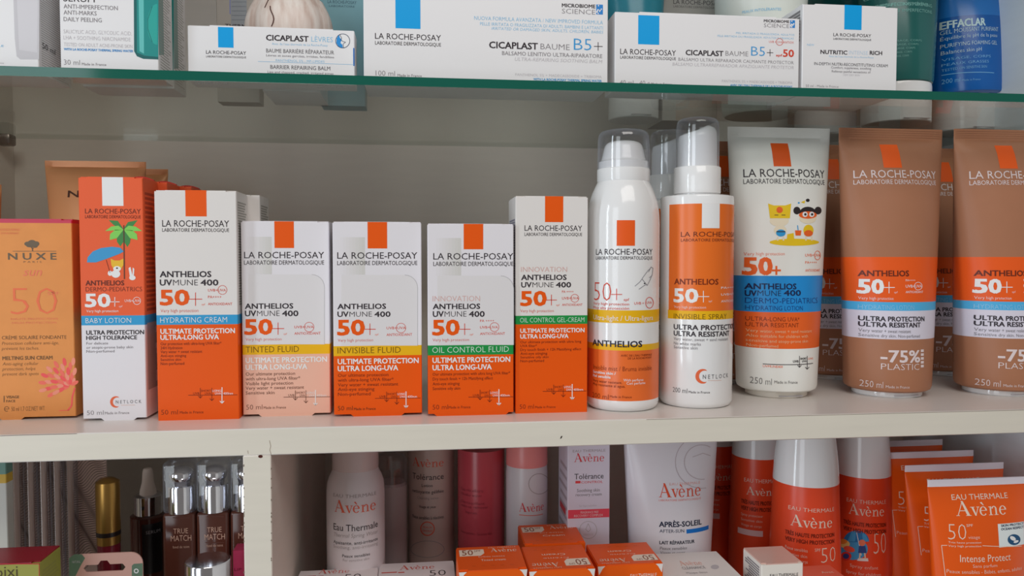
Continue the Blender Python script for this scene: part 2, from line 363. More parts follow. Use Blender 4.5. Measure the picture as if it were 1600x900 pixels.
# ------------------------------------------------------------------ cartons
G_MID = 'cartons and bottles on the white middle shelf'
class Carton:
    """x0,x1 at the bottom, py of top / bottom, front depth Y; zones: list of (py_top, ink) from the top down"""
    def __init__(s, name, label, cat, x0, x1, yt, yb, Y, depth, zones, z0=0.0, group=None, tab=None, lid=None, side=None, notch=True, yx=None):
        X0, X1 = at(x0, yx or yb, Y).x, at(x1, yx or yb, Y).x; z1 = at((x0+x1)/2, yt, Y).z
        s.X0, s.X1, s.Y, s.z1, s.z0, s.Yb = X0, X1, Y, z1, z0, Y+depth
        s.root = thing(name, label, cat, ((X0+X1)/2, Y+depth/2, z0), group)
        zt = z1-(.0009 if notch else .0); zbm = z0+(.0018 if tab else 0)
        zz = [zt]; mm = []
        for i, (py, m) in enumerate(zones):
            mm.append(m)
            if i+1 < len(zones): zz.append(at((x0+x1)/2, zones[i+1][0], Y).z)
        zz.append(zbm); c = .0005
        R = [[(X0+c, Y, z), (X1-c, Y, z), (X1, Y+c, z), (X1, s.Yb-c, z), (X1-c, s.Yb, z), (X0+c, s.Yb, z), (X0, s.Yb-c, z), (X0, Y+c, z)] for z in reversed(zz)]
        b = s.b = MB(); b.rings(R, list(reversed(mm)))
        s.lid = lid or mm[0]
        if notch:                          # lid panel, its front corners nicked where the dust flaps fold in
            wd = (X1-X0)*.13; l = MB(); y0 = Y+.0002
            out = [(X0+wd, y0), (X1-wd, y0), (X1-wd, y0+.0022), (X1-.0006, y0+.0022), (X1-.0006, s.Yb), (X0+.0006, s.Yb), (X0+.0006, y0+.0022), (X0+wd, y0+.0022)]
            l.rings([[(x, y, zt) for x, y in out], [(x, y, z1) for x, y in out]], s.lid); s.lidmb = l
        else: s.lidmb = None
        if tab:
            t = MB(); a0, a1 = at(tab[0], yb, Y).x, at(tab[1], yb, Y).x; k = .0022
            t.rings([[(a0+k, Y+.0001, z0), (a1-k, Y+.0001, z0), (a1-k, s.Yb-.001, z0), (a0+k, s.Yb-.001, z0)], [(a0, Y+.0001, zbm), (a1, Y+.0001, zbm), (a1, s.Yb-.001, zbm), (a0, s.Yb-.001, zbm)]], mm[-1]); s.tab = t
        else: s.tab = None
        s.p = P(b, Flat(Y))
    def top(s): return P(s.lidmb or s.b, Top(s.z1))
    def side(s, sg): return P(s.b, Side(s.X1 if sg > 0 else s.X0, sg))
    def sidetext(s, sg, m, n=26, z0=.25, z1=.92, seed=1):        # rows of fine print on a narrow side
        rnd = random.Random(seed); X = (s.X1 if sg > 0 else s.X0)+sg*LAY; H = s.z1-s.z0
        for i in range(n):
            z = s.z0+H*(z0+(z1-z0)*i/n); a = s.Y+.004; e = s.Yb-.004-rnd.random()*.008
            s.b.add([(X, a, z), (X, e, z), (X, e, z+H/n*.28), (X, a, z+H/n*.28)], [(0, 1, 2, 3)], m)
    def done(s):
        s.b.build('box_body', s.root)
        if s.lidmb: s.lidmb.build('top_flap', s.root)
        if s.tab: s.tab.build('bottom_flap', s.root)
        return s.root
def yfl(px, py): return atz(px, py, 0).y

# orange and gold box at the left edge
GO = ink((190, 122, 64), .36, .2, .74, .08); PK = ink((226, 112, 84)); BN = ink((112, 78, 44)); CRIM = ink((178, 28, 62), .35)
c = Carton('sun_cream_carton', 'gold and orange carton with crimson top edge at the left end of the shelf', 'carton', -9, 119, 342, 655, yfl(60, 655), .034, [(342, CRIM), (348.5, GO)], lid=CRIM, tab=(-2, 38))
p = c.p
p.t('NOUVELLE FORMULE', -3, 31, 357, 360.5, PK, -1); p.t('ET TEXTURE FONDANTE', -3, 29, 363, 366, PK, -1)
GY = ink((98, 84, 66), .4)
for (x, y, rx, ry) in ((43, 381, 5, 3.5), (50, 378.5, 6, 3.6), (57, 381, 4.5, 4), (47, 384, 6, 2.5), (55, 385, 4, 2.2), (50, 382, 8, 3)): p.ell(x, y, rx, ry, GY)
p.line(50, 384, 51, 392, 1.6, GY); p.line(46, 383, 50, 388, .8, GY); p.line(56, 384, 51, 389, .8, GY); p.line(20, 392.5, 88, 392.5, .7, GY)
p.t('N U X E', 13, 88, 395.5, 405.5, GY, 1); p.t('P A R I S', 37, 65, 408, 410.5, GY, -1); p.t('sun', 36, 64, 418, 431, PK, 0, it=.3)
p.t('50', 17, 90, 449, 492, ink((214, 104, 66)), -2); p.t('SPF', 74, 93, 456, 461, PK, -1)
p.t('HAUTE PROTECTION', 17, 90, 497, 500, PK, -1); p.t('HIGH PROTECTION', 19, 88, 503, 506, PK, -1)
p.t('CRÈME SOLAIRE FONDANTE', 3, 104, 525, 530.5, BN, 0); p.t('MELTING SUN CREAM', 4, 82, 557, 562.5, BN, 1)
p.lines([('Protection cellulaire anti-âge,', 3, 92, 534, 539), ('prévient les taches.', 3, 61, 542, 547), ('Anti-aging cellular', 4, 60, 566, 571), ('protection, helps', 4, 55, 574, 579), ('prevent dark spots', 4, 60, 582, 587)], BN, -1, .2)
FL = (ink((222, 100, 84)), ink((214, 78, 78)), ink((230, 130, 110)))
for r in range(5):                          # pink petal flower printed at the corner
    for k in range(7+r):
        a = math.radians(150+k*(180/(6+r))); q = 8+r*9
        x, y = 110+q*math.cos(a), 602+q*.85*math.sin(a)
        if x < 117 and 555 < y < 620: p.ell(x, y, 6.4, 3.0, FL[(r+k) % 3], math.degrees(a), 1+(r % 3)*.3, 12)
p.path([(117, 606), (113, 620), (112, 634), (106, 641)], 2.4, FL[1]); p.line(92, 641.5, 108, 641, .9, FL[1])
p.line(6.5, 618.5, 6.5, 628.5, 1.5, BN); p.t('VISAGE', 10, 30, 618.5, 622.5, BN, 1); p.t('FACE', 10, 24, 625, 628.5, BN, 1)
p.ring(10.5, 639, 3.6, .9, BN, a0=-300, a1=0); p.line(7, 639, 14, 639, .8, BN); p.t('50 ml 1.7 OZ.NET WT.', 18, 71, 635.5, 642.5, BN, -1)
c.done()

# orange baby lotion box, two more behind it
OB = ink((220, 88, 48)); BLU = ink((48, 142, 190)); DB = ink((96, 38, 24))
c = Carton('sunscreen_carton', 'orange topped carton printed with a palm tree and blue parasol', 'carton', 130, 229.5, 276.5, 655, yfl(180, 657), .032, [(276, OB), (493, BLU), (508, WH)], tab=(158, 214), group='boxed sunscreens')
p = c.p; p.rect(160, 276.6, 193, 321.5, WT); p.lrp(133, 220, 326, 333.5, 336, 341, DB)
G1, G2 = ink((62, 124, 66)), ink((120, 190, 84))
p.line(193.5, 352, 194.5, 436, 1.8, ink((84, 54, 40)))
def leaf(pts, m, l): p.poly(pts, m, l)
leaf([(193, 358), (184, 345), (170, 344), (178, 352)], G1, 1); leaf([(193, 358), (200, 347), (215, 344), (208, 353)], G1, 1)
leaf([(193, 359), (182, 368), (183, 378), (188, 385), (193, 378)], G1, 1); leaf([(194, 359), (205, 368), (203, 380), (199, 386), (194, 378)], G1, 1)
leaf([(193, 359), (185, 352.5), (174, 354), (164.5, 361), (178, 360)], G2, 1.5); leaf([(193, 359), (201, 352.5), (212, 354), (222, 361), (209, 361)], G2, 1.5)
leaf([(193, 359), (180, 359), (172, 366), (171.5, 375), (183, 372)], G2, 1.5); leaf([(193.5, 359), (207, 360), (214, 366), (215, 375), (203, 372)], G2, 1.5)
UM = ink((58, 140, 188)); p.poly([(136, 410), (137, 402), (145, 393), (158, 387.5), (175, 385.5), (188, 387), (193.5, 393), (186, 397), (165, 405), (150, 410)], UM, 2)
p.line(166, 406, 172, 426, .8, DB); YE = ink((232, 170, 50))
p.poly([(173, 404), (179, 407), (187, 407), (193, 404), (193, 414), (189, 421), (178, 421), (174, 414)], YE, 2); p.ell(183, 420, 6, 4.2, WT, l=2.4); p.ell(183, 419, 1.6, 1.2, K, l=3)
p.ell(181, 428, 7, 6, WT, l=1.8); p.ell(172, 427, 3.4, 4, WT, l=1.8); p.poly([(203, 432), (201, 419), (204, 417), (207, 430)], WT, 2); p.poly([(207, 431), (207.5, 418), (210, 420), (209, 433)], WT, 2); p.ell(207, 434, 5, 3.8, WT, l=2)
p.t('ANTHELIOS', 134, 194, 438.5, 446, DB, 1); p.t('DERMO-PEDIATRICS', 134, 222, 448.5, 455.5, DB, -1); p.fifty(134, 172, 187, 459, 480, WT)
p.uvb(195, 219, 468, 472, WT, (214, 470), 5.8); p.t('Very high protection', 135, 185, 484, 488, WT, 0); p.t('BABY LOTION', 134, 205, 497, 505, WT, -1)
p.t('ULTRA PROTECTION', 135, 225, 516.5, 523, K, 1); p.t('HIGH TOLERANCE', 135, 214, 525, 531, K, 1)
p.lines([('For delicate', 135, 169, 534.5, 538.5), ('or atopic-prone baby skin', 135, 208, 541, 545), ('Non-perfumed', 135, 179, 547, 551)], GR)
p.netlock(181, 628, 9, 181, 221, 625.5, 630.5); p.ml('50 ml', 136, 162, 641.5, 648.5, GR, 164, 202, 643.5, 647.5)
c.sidetext(1, ink((160, 60, 34)), 26, .45, .95); c.sidetext(1, ink((150, 150, 152)), 12, .12, .4)
baby = c.done()
fl = MB(); x0, x1 = c.X0+.02, c.X1-.002
fl.rings([[(x0+(x1-x0)*t, c.Yb-.003, c.z1-.001+.0035*math.sin(t*2.8)), (x0+(x1-x0)*t, c.Yb, c.z1-.001+.0035*math.sin(t*2.8)), (x0+(x1-x0)*t, c.Yb, c.z1+.0035*math.sin(t*2.8)), (x0+(x1-x0)*t, c.Yb-.003, c.z1+.0035*math.sin(t*2.8))] for t in [i/10 for i in range(11)]], ink((170, 40, 28)))
fl.build('open_flap', baby)
dup(baby, (.006, .0345, -.0), 'orange carton directly behind the palm tree carton, its flap lifted', 'boxed sunscreens')
dup(baby, (.014, .0695, -.0), 'rearmost orange carton of the palm tree row, dark side showing', 'boxed sunscreens')

# white and orange hydrating cream box
def arrows(*a): return a
c = Carton('sunscreen_carton', 'tall white carton with blue band and orange lower half beside the palm tree carton', 'carton', 247, 374, 297.5, 654, yfl(310, 656), .036, [(297, CREAM), (492, BLU), (507, OR)], group='boxed sunscreens')
p = c.p; p.rect(290, 297, 323, 338, OR); p.lrp(253.5, 358, 344, 354, 356.5, 362)
p.t('ANTHELIOS', 250, 330, 424, 433, K, 1); p.uvm(250, 341, 437, 446); p.fifty(251, 295, 316, 453, 477, OR, RED); p.t('Very high protection', 251, 310, 483, 488, RED, -1)
p.uvb(325, 353, 451.5, 455.5, RED, (347.5, 453), 7); p.t('PA++++', 325, 346, 462, 466, RED, 0); p.t('ANTIOXIDANT', 325, 363, 473, 477, RED, 0)
p.t('HYDRATING CREAM', 250.5, 355, 496, 504.5, WT, -1); p.t('ULTIMATE PROTECTION', 251, 367, 514, 521.5, WT, 1); p.t('ULTRA-LONG UVA', 251, 342, 523.5, 531, WT, 1)
p.lines([('Our protection with ultra-long UVA filter*', 251, 346, 535, 539.5), ('24H Hydration', 251, 285, 541.5, 546), ('Very water + sweat resistant', 251, 316, 547.5, 552), ('Anti-eye stinging', 251, 291, 554, 558), ('Sensitive skin', 251, 283, 560, 564), ('Non-perfumed', 251, 288, 566, 570.5)], BR)
p.chart(294, 371, 617.5, ((313, 606, 622), (331, 606, 626), (347, 605, 630)), BR, WT); p.ml('50 ml', 252, 278, 640.5, 648, BR, 281, 318, 642.5, 646.5)
c.sidetext(1, ink((150, 146, 140)), 40, .5, .96); hyd = c.done()
dup(hyd, (.009, .037, 0), 'white and orange carton hidden behind the tall blue banded one', 'boxed sunscreens')

# the three fluid boxes with an embossed bottle picture
YEL = ink((218, 164, 20)); GRN = ink((26, 132, 62)); PINK = ink((216, 166, 146)); PB = ink((202, 199, 200)); PB2 = ink((192, 188, 184)); PB3 = ink((212, 210, 212)); PBS = ink((170, 168, 170))
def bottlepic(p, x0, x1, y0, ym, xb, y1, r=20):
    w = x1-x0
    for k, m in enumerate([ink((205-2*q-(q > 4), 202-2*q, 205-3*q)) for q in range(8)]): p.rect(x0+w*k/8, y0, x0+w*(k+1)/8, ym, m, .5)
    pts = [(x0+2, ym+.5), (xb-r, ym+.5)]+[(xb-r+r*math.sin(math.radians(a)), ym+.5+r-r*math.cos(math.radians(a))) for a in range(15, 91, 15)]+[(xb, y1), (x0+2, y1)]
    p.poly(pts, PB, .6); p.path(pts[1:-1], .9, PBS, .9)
def fluid(label, xl, xr, yt, yb, Y, dx, dy, band, mid, low, ti, tit, innov, extra, tab, lowtxt, ch, ml):
    c = Carton('sunscreen_carton', label, 'carton', xl, xr, yt, yb, Y, .034, [(yt, WH), (band, mid), (band+15.5, low)], group='boxed sunscreens', tab=tab)
    p = c.p; X = lambda v: v+dx; Yy = lambda v: v+dy
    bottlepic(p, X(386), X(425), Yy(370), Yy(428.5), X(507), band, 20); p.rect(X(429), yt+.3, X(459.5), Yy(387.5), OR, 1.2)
    p.lrp(X(381.5), X(506.5), Yy(393.5), Yy(403.5), Yy(407), Yy(413.5))
    return c, p
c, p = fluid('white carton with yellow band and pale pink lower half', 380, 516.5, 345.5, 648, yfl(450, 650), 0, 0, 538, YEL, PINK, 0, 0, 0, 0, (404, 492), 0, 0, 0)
TB = ink((104, 68, 54)); TW = ink((236, 218, 212))
p.t('ANTHELIOS', 383, 458, 474.5, 482.5, K, 1); p.uvm(383, 466, 485.5, 494); p.fifty(383, 425, 444, 499, 523, OR, RED); p.t('Very high protection', 384, 440, 528, 532.5, RED, -1)
p.uvb(460, 490, 509, 513, RED, (483, 511), 7.5); p.t('ANTIOXIDANT', 460, 501, 519, 523, RED, 0); p.t('TINTED FLUID', 384, 467, 541.5, 551, ink((104, 74, 14)), -1)
p.t('ULTIMATE PROTECTION', 384, 511, 559, 567, TW, 1); p.t('ULTRA LONG-UVA', 384, 480, 570, 578, TW, 1)
p.lines([('Our ultimate protection', 384, 461, 582, 587), ('with ultra-long UVA filter*', 384, 469, 589.5, 594.5), ('Visible light protection', 384, 458, 597, 602), ('Very water + sweat resistant', 384, 475, 604, 609), ('Sensitive skin', 384, 429, 611.5, 616.5)], TB)
p.chart(443, 516, 620.5, ((461.5, 610, 625), (478, 610, 629.5), (493, 609, 633)), TB, TW); p.ml('50 ml', 385, 410, 632.5, 640, TB, 412, 447, 635, 639); c.done()
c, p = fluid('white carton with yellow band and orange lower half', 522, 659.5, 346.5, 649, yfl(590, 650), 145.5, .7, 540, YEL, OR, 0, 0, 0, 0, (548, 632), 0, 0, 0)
p.t('ANTHELIOS', 527.5, 603, 475, 483, K, 1); p.uvm(527.5, 610, 487, 495); p.fifty(528, 569, 587, 500, 524, OR, RED); p.t('Very high protection', 528, 583, 529.5, 534, RED, -1)
p.uvb(604, 634, 510.5, 514.5, RED, (626.5, 512.5), 7.5); p.t('ANTIOXIDANT', 604, 644, 521, 525, RED, 0); p.t('INVISIBLE FLUID', 527.5, 626, 543, 552.5, ink((104, 74, 14)), -1)
p.t('ULTIMATE PROTECTION', 528, 654, 561, 569, WT, 1); p.t('ULTRA LONG-UVA', 528, 622, 572, 580, WT, 1)
p.lines([('Our ultimate protection', 528, 607, 584, 589), ('with ultra-long UVA filter*', 528, 615, 591.5, 596.5), ('Very water + sweat resistant', 528, 622, 599, 604), ('Anti-eye stinging', 528, 585, 606, 611), ('Non-perfumed', 528, 579, 613.5, 618.5)], BR)
p.chart(586, 657, 622.5, ((604, 612, 627.5), (620, 612, 631.5), (634.5, 611.5, 637)), BR, WT); p.ml('50 ml', 528, 551, 634.5, 641.5, ink((70, 40, 20)), 553, 587, 637, 641); c.done()
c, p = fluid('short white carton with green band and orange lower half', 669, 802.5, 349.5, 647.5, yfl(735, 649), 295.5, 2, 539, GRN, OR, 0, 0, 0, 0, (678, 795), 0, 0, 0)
PKB = ink((196, 156, 150)); LGN = ink((196, 224, 200))
p.t('INNOVATION', 676, 750, 462.5, 471, PKB, -1); p.t('ANTHELIOS', 676.5, 750, 475, 483, K, 1); p.uvm(676.5, 757, 486.5, 495); p.fifty(676.5, 717, 735, 500, 524, OR, RED); p.t('Very high protection', 676, 733, 529, 533.5, RED, -1)
p.t('PA ++++', 750, 772, 499.5, 503, RED, 0); p.uvb(750, 778, 509.5, 513.5, RED, (772.5, 511), 7); p.t('ANTIOXIDANT', 750, 789, 519.5, 523.5, RED, 0); p.t('OIL CONTROL FLUID', 675.5, 795, 542.5, 551.5, LGN, -1)
p.t('ULTIMATE PROTECTION', 676, 797, 559, 567, WT, 1); p.t('ULTRA LONG-UVA', 676, 768, 570.5, 578.5, WT, 1)
p.lines([('Our ultimate protection with ultra long UVA filter*', 676, 797, 582.5, 587), ('Dry touch finish + 12h Mattifying effect', 676, 770, 590, 594.5), ('Anti-eye stinging', 676, 718, 597.5, 602), ('Sensitive oily skin', 676, 719, 605, 609.5)], BR)
p.chart(732, 802, 620.5, ((750, 609, 624.5), (765, 609, 628), (779.5, 608, 633)), BR, WT); p.ml('50 ml', 676, 700, 632.5, 640, BR, 701, 735, 634.5, 638.5); c.done()
# taller gel-cream box
c = Carton('sunscreen_carton', 'taller white carton with green band and orange lower half beside the aerosol', 'carton', 805.5, 917.5, 306.5, 644, yfl(860, 645), .045, [(306, CREAM), (493, GRN), (506.5, OR)], group='boxed sunscreens')
p = c.p; p.rect(851.5, 306.5, 880, 347, OR); p.lrp(819.5, 909.5, 352, 360.5, 363.5, 368.5)
p.t('INNOVATION', 814, 886, 417, 425, PKB, -1); p.t('ANTHELIOS', 814.5, 885, 429.5, 437.5, K, 1); p.uvm(814.5, 892, 441, 449); p.fifty(814, 853, 870, 455, 478, OR, RED); p.t('Very high protection', 813, 865, 483.5, 488, RED, -1)
p.t('PA ++++', 878, 896, 454, 457.5, RED, 0); p.uvb(878, 904, 464, 468, RED, (898, 466), 6.2); p.t('ANTIOXIDANT', 878, 910, 474.5, 478, RED, 0); p.t('OIL CONTROL GEL-CREAM', 812.5, 913, 496.5, 504, LGN, -1)
p.t('ULTIMATE PROTECTION', 813, 913, 513.5, 520, WT, 1); p.t('ULTRA LONG-UVA', 813, 888, 522.5, 529, WT, 1)
p.lines([('Our ultimate protection with ultra long', 813, 908, 532.5, 536.5), ('UVA filter*', 813, 839, 538.5, 542.5), ('Dry touch finish + 12h Mattifying effect', 813, 908, 544.5, 548.5), ('Anti-eye stinging', 813, 855, 550.5, 554.5), ('Sensitive oily skin', 813, 857, 556.5, 560), ('Non-perfumed', 813, 850, 562, 566)], BR)
p.chart(848, 916, 611.5, ((865, 601, 616), (880, 601, 620), (894, 600, 624)), BR, WT); p.ml('50 ml', 812, 834, 632, 639, BR, 836, 868, 634.5, 638)
c.sidetext(-1, ink((120, 120, 140)), 34, .5, .9); c.done()

# ------------------------------------------------------------------ bottles and tubes
def interp(rows):
    rows = sorted(rows)
    def prof(z):
        if z <= rows[0][0]: return rows[0][1], rows[0][2]
        for r, q in zip(rows, rows[1:]):
            if z <= q[0]:
                t = (z-r[0])/max(1e-9, q[0]-r[0]); return r[1]+(q[1]-r[1])*t, r[2]+(q[2]-r[2])*t
        return rows[-1][1], rows[-1][2]
    return prof
def hw(cx_px, h, py, Y): return (at(cx_px+h, py, Y).x-at(cx_px-h, py, Y).x)/2
def smooth_rows(rows, prof, zs):                     # add band edges to the rings
    z = sorted(set([round(r[0], 6) for r in rows]+[round(q, 6) for q in zs])); return [(k, *prof(k)) for k in z]
def banded(mb, cx, cy, rows, bands, base, surf, cpx, bot=True, top=True, e=2.0):
    """bands: (py_top, py_bottom, ink) measured at the front centre line"""
    prof = surf.prof; B = [(surf.uv(cpx, b)[1], surf.uv(cpx, a)[1], m) for a, b, m in bands]
    R = smooth_rows(rows, prof, [q for t in B for q in t[:2]]); mm = []
    for r, q in zip(R, R[1:]):
        zc = (r[0]+q[0])/2; m = base
        for lo, hi, bm_ in B:
            if lo <= zc <= hi: m = bm_
        mm.append(m)
    mb.loft(cx, cy, R, mm, bot=bot, top=top, e=e)
def curve_pts(pts, n=6):                             # Catmull-Rom through (z, r)
    out = []
    for i in range(len(pts)-1):
        p0, p1, p2, p3 = pts[max(i-1, 0)], pts[i], pts[i+1], pts[min(i+2, len(pts)-1)]
        for k in range(n):
            t = k/n; out.append(tuple(.5*((2*p1[j])+(-p0[j]+p2[j])*t+(2*p0[j]-5*p1[j]+4*p2[j]-p3[j])*t*t+(-p0[j]+3*p1[j]-3*p2[j]+p3[j])*t**3) for j in (0, 1)))
    out.append(pts[-1]); return out
def lathe(mb, cx, cy, pts, m, N=48, bot=True, top=True): mb.loft(cx, cy, [(z, r, r) for z, r in pts], m, N, bot, top)

# aerosol can
Ya = .596; ax = 973; cx = at(972, 640, Ya).x; R = hw(972, 54.6, 600, Ya); zq = lambda y: at(ax, y, Ya).z
root = thing('spray_can', 'white aerosol can with clear domed cap, orange lower half and yellow bands', 'spray can', (cx, Ya, 0))
sh = curve_pts([(zq(352), R), (zq(330), R*.975), (zq(310), R*.90), (zq(294), R*.79), (zq(284), R*.70)], 5)
rows = [(0, R*.86, R*.86), (.0012, R*.93, R*.93), (.004, R*.99, R*.99), (.0065, R, R)]+[(z, r, r) for z, r in sh]
prof = interp(rows); S = Curv(cx, Ya, prof, True); b = MB()
banded(b, cx, Ya, rows, [(485, 505, YEL), (538.5, 548, YEL), (548, 627, ink((220, 100, 40), .3))], WPL, S, 973)
for i in range(len(b.m)): pass
p = P(b, S); p.rect(963.5, 344, 992, 384, ORR); p.lrp(931.5, 1019, 389, 398, 400.5, 405.5)
HD = ink((120, 120, 126))
p.path([(992, 447), (1000, 440), (1006, 431), (1012, 423), (1017, 418)], .8, HD); p.path([(998, 452), (1005, 447), (1010, 444)], .8, HD); p.path([(1003, 436), (1011, 446), (1016, 436), (1019, 428), (1020, 419), (1017, 417), (1013, 425)], .8, HD); p.path([(1014, 434), (1019, 430)], .7, HD); p.ell(1007, 443, 1.2, 1, K)
p.t('50', 928.5, 955, 440, 469.5, RED, -2); p.line(955, 460, 972, 460, 1.1, RED); p.line(963.5, 451, 963.5, 469, 1.1, RED); p.t('spf', 974.5, 983, 466, 470, RED)
p.t('Very high protection', 927.5, 983, 471.5, 475.5, RED, 0); p.t('Muy alta protección', 927.5, 983, 478, 482, RED, 0); p.t('UVB +', 991, 1006, 472, 476, RED, 0); p.ring(1014.5, 473, 6, .9, RED, ry=8.5); p.t('UVA', 1010, 1018, 471, 475, RED, 0)
p.t('Ultra-light / Ultra-ligera', 927.5, 1020, 491.5, 499, WT, 0); p.t('ANTHELIOS', 926.5, 1003, 530, 539, ink((34, 34, 52)), 1)
p.t("AVEC DE L'EAU THERMALE", 970, 1018, 554, 557, BR, 0); p.t('DE LA ROCHE-POSAY', 981, 1018, 558.5, 561.5, BR, 0); p.t('Invisible mist / Bruma invisible', 927.5, 1018, 569, 576, BR, -1)
p.t('Sensitive skin /', 927, 962, 578, 582, WT, 1); p.t('Piel sensible', 927, 954, 584, 588, WT, 1); p.t('Very water resistant.', 927, 972, 591.5, 595.5, BR, 0); p.t('With perfume', 974, 1005, 592, 596, WT, 0)
p.t('Muy resistente al agua.', 927, 977, 597, 601, BR, 0); p.t('Con perfume', 979, 1008, 597, 601, WT, 0); p.ml('200 ml', 926, 951, 612.5, 620, BR, 953, 987, 617.5, 621)
b.build('can_body', root)
r1 = hw(973, 40, 270, Ya)
b = MB(); lathe(b, cx, Ya, [(zq(285), r1*.98), (zq(283), r1), (zq(266), r1), (zq(264.5), r1*.97)], WPL); b.build('collar', root)
b = MB(); lathe(b, cx, Ya, [(zq(264.5), r1*.95)]+curve_pts([(zq(254), r1*.94), (zq(251), r1*.85), (zq(240), r1*.78), (zq(228), r1*.70), (zq(222.5), r1*.52), (zq(221), r1*.2)], 4), WPL); b.build('nozzle', root)
b = MB(); lathe(b, cx, Ya, curve_pts([(zq(265), r1*.99), (zq(240), r1*.985), (zq(218), r1*.97), (zq(209), r1*.90), (zq(205.5), r1*.72), (zq(205), r1*.3), (zq(205), r1*.02)], 4), CLEAR, bot=False); b.build('clear_cap', root)

# pump sprays
Yp = .602; px_ = 1089; cx = at(1086, 640, Yp).x; R = hw(1088, 53.8, 480, Yp); zq = lambda y: at(1092, y, Yp).z; PO = ink((224, 102, 30), .3)
pump = root = thing('pump_spray_bottle', 'white pump spray bottle with tall clear cap and orange label', 'spray bottle', (cx, Yp, 0), 'pump sprays')
rows = [(0, R*.88, R*.88), (.0012, R*.95, R*.95), (.0045, R, R), (zq(311), R, R), (zq(308.5), R*.985, R*.985), (zq(307), R*.9, R*.9), (zq(306), R*.62, R*.62)]
prof = interp(rows); S = Curv(cx, Yp, prof, True); b = MB(); b.loft(cx, Yp, rows, WPL); p = P(b, S)
uL = S.uv(1045.5, 400)[0]; uR = math.radians(100); zt, zm, zb, = S.uv(1092, 318)[1], S.uv(1092, 486)[1], S.uv(1092, 499.5)[1]
p.uvrect(uL, uR, zm, zt, PO, 1, 24, 10); p.uvrect(uL-.03, uR, zb, zm, YEL, 1, 24, 4); p.rect(1096.5, 318, 1124, 356.5, WPL, 2)
e = math.radians(66)
p.lrp(1064, 1140, 362.5, 370, 373, 377.5, DB, u1=e); p.t('ANTHELIOS', 1054, 1122, 435.5, 444, BR, 1); p.fifty(1053.5, 1090, 1108, 450.5, 472, WT); p.t('Very high protection', 1053.5, 1103, 477, 481, WT, -1)
for k, s_ in enumerate(('PA++++', 'UVB+UVA', 'ANTIOXIDANT')): p.t(s_, 1126.5, 1140, 448+k*10.5, 451.5+k*10.5, WT, 0, u1=math.radians(60+6*k))
p.t('INVISIBLE SPRAY', 1053, 1135, 489.5, 497.5, ink((96, 72, 10)), -1); p.t('ULTRA PROTECTION', 1053, 1140, 506.5, 514, K, 1, u1=e); p.t('ULTRA RESISTANT', 1053, 1139, 516.5, 524, K, 1)
p.lines([('Very water, sweat + sand resistant', 1053, 1137, 526.5, 531), ('No white marks', 1053, 1095, 533.5, 538), ('Sensitive skin', 1053, 1090, 539.5, 544)], GR)
p.netlock(1098, 588, 11.5, 1098, 1137, 585.5, 592); p.ml('200 ml', 1051.5, 1074, 604.5, 612, K, 1076, 1109, 610.5, 614)
b.build('bottle_body', root)
r1 = hw(1092, 34.6, 280, Yp)
b = MB(); lathe(b, cx, Yp, [(zq(307), r1*.9), (zq(304), r1*.9), (zq(303.5), r1*.98), (zq(302), r1), (zq(264), r1), (zq(262.5), r1*.97)], WPL); b.build('collar', root)
b = MB(); q = MB(); RR = []
for (y, f, tl) in ((262.5, .86, 0), (246, .85, 0), (225, .84, 0), (211, .83, .0), (206, .8, .15), (202, .7, .5), (199.5, .45, .9)):
    RR.append([(cx+r1*f*math.cos(t), Yp+r1*f*math.sin(t), zq(y)+tl*.0022*(math.cos(t))-(.0035*(1-math.cos(t))*.5 if y < 212 else 0)) for t in [2*math.pi*j/40 for j in range(40)]])
b.rings(RR, WPL, True); b.build('nozzle', root)
b = MB(); lathe(b, cx, Yp, curve_pts([(zq(263), r1*.93), (zq(230), r1*.925), (zq(200), r1*.91), (zq(190), r1*.84), (zq(186.5), r1*.66), (zq(185), r1*.3), (zq(185), r1*.02)], 4), CLEAR, bot=False); b.build('clear_cap', root)
q = at(1045, 400, .662); dup(pump, (q.x-cx, .662-Yp, 0), 'pump spray bottle half hidden between the aerosol and the front pump spray', 'pump sprays')

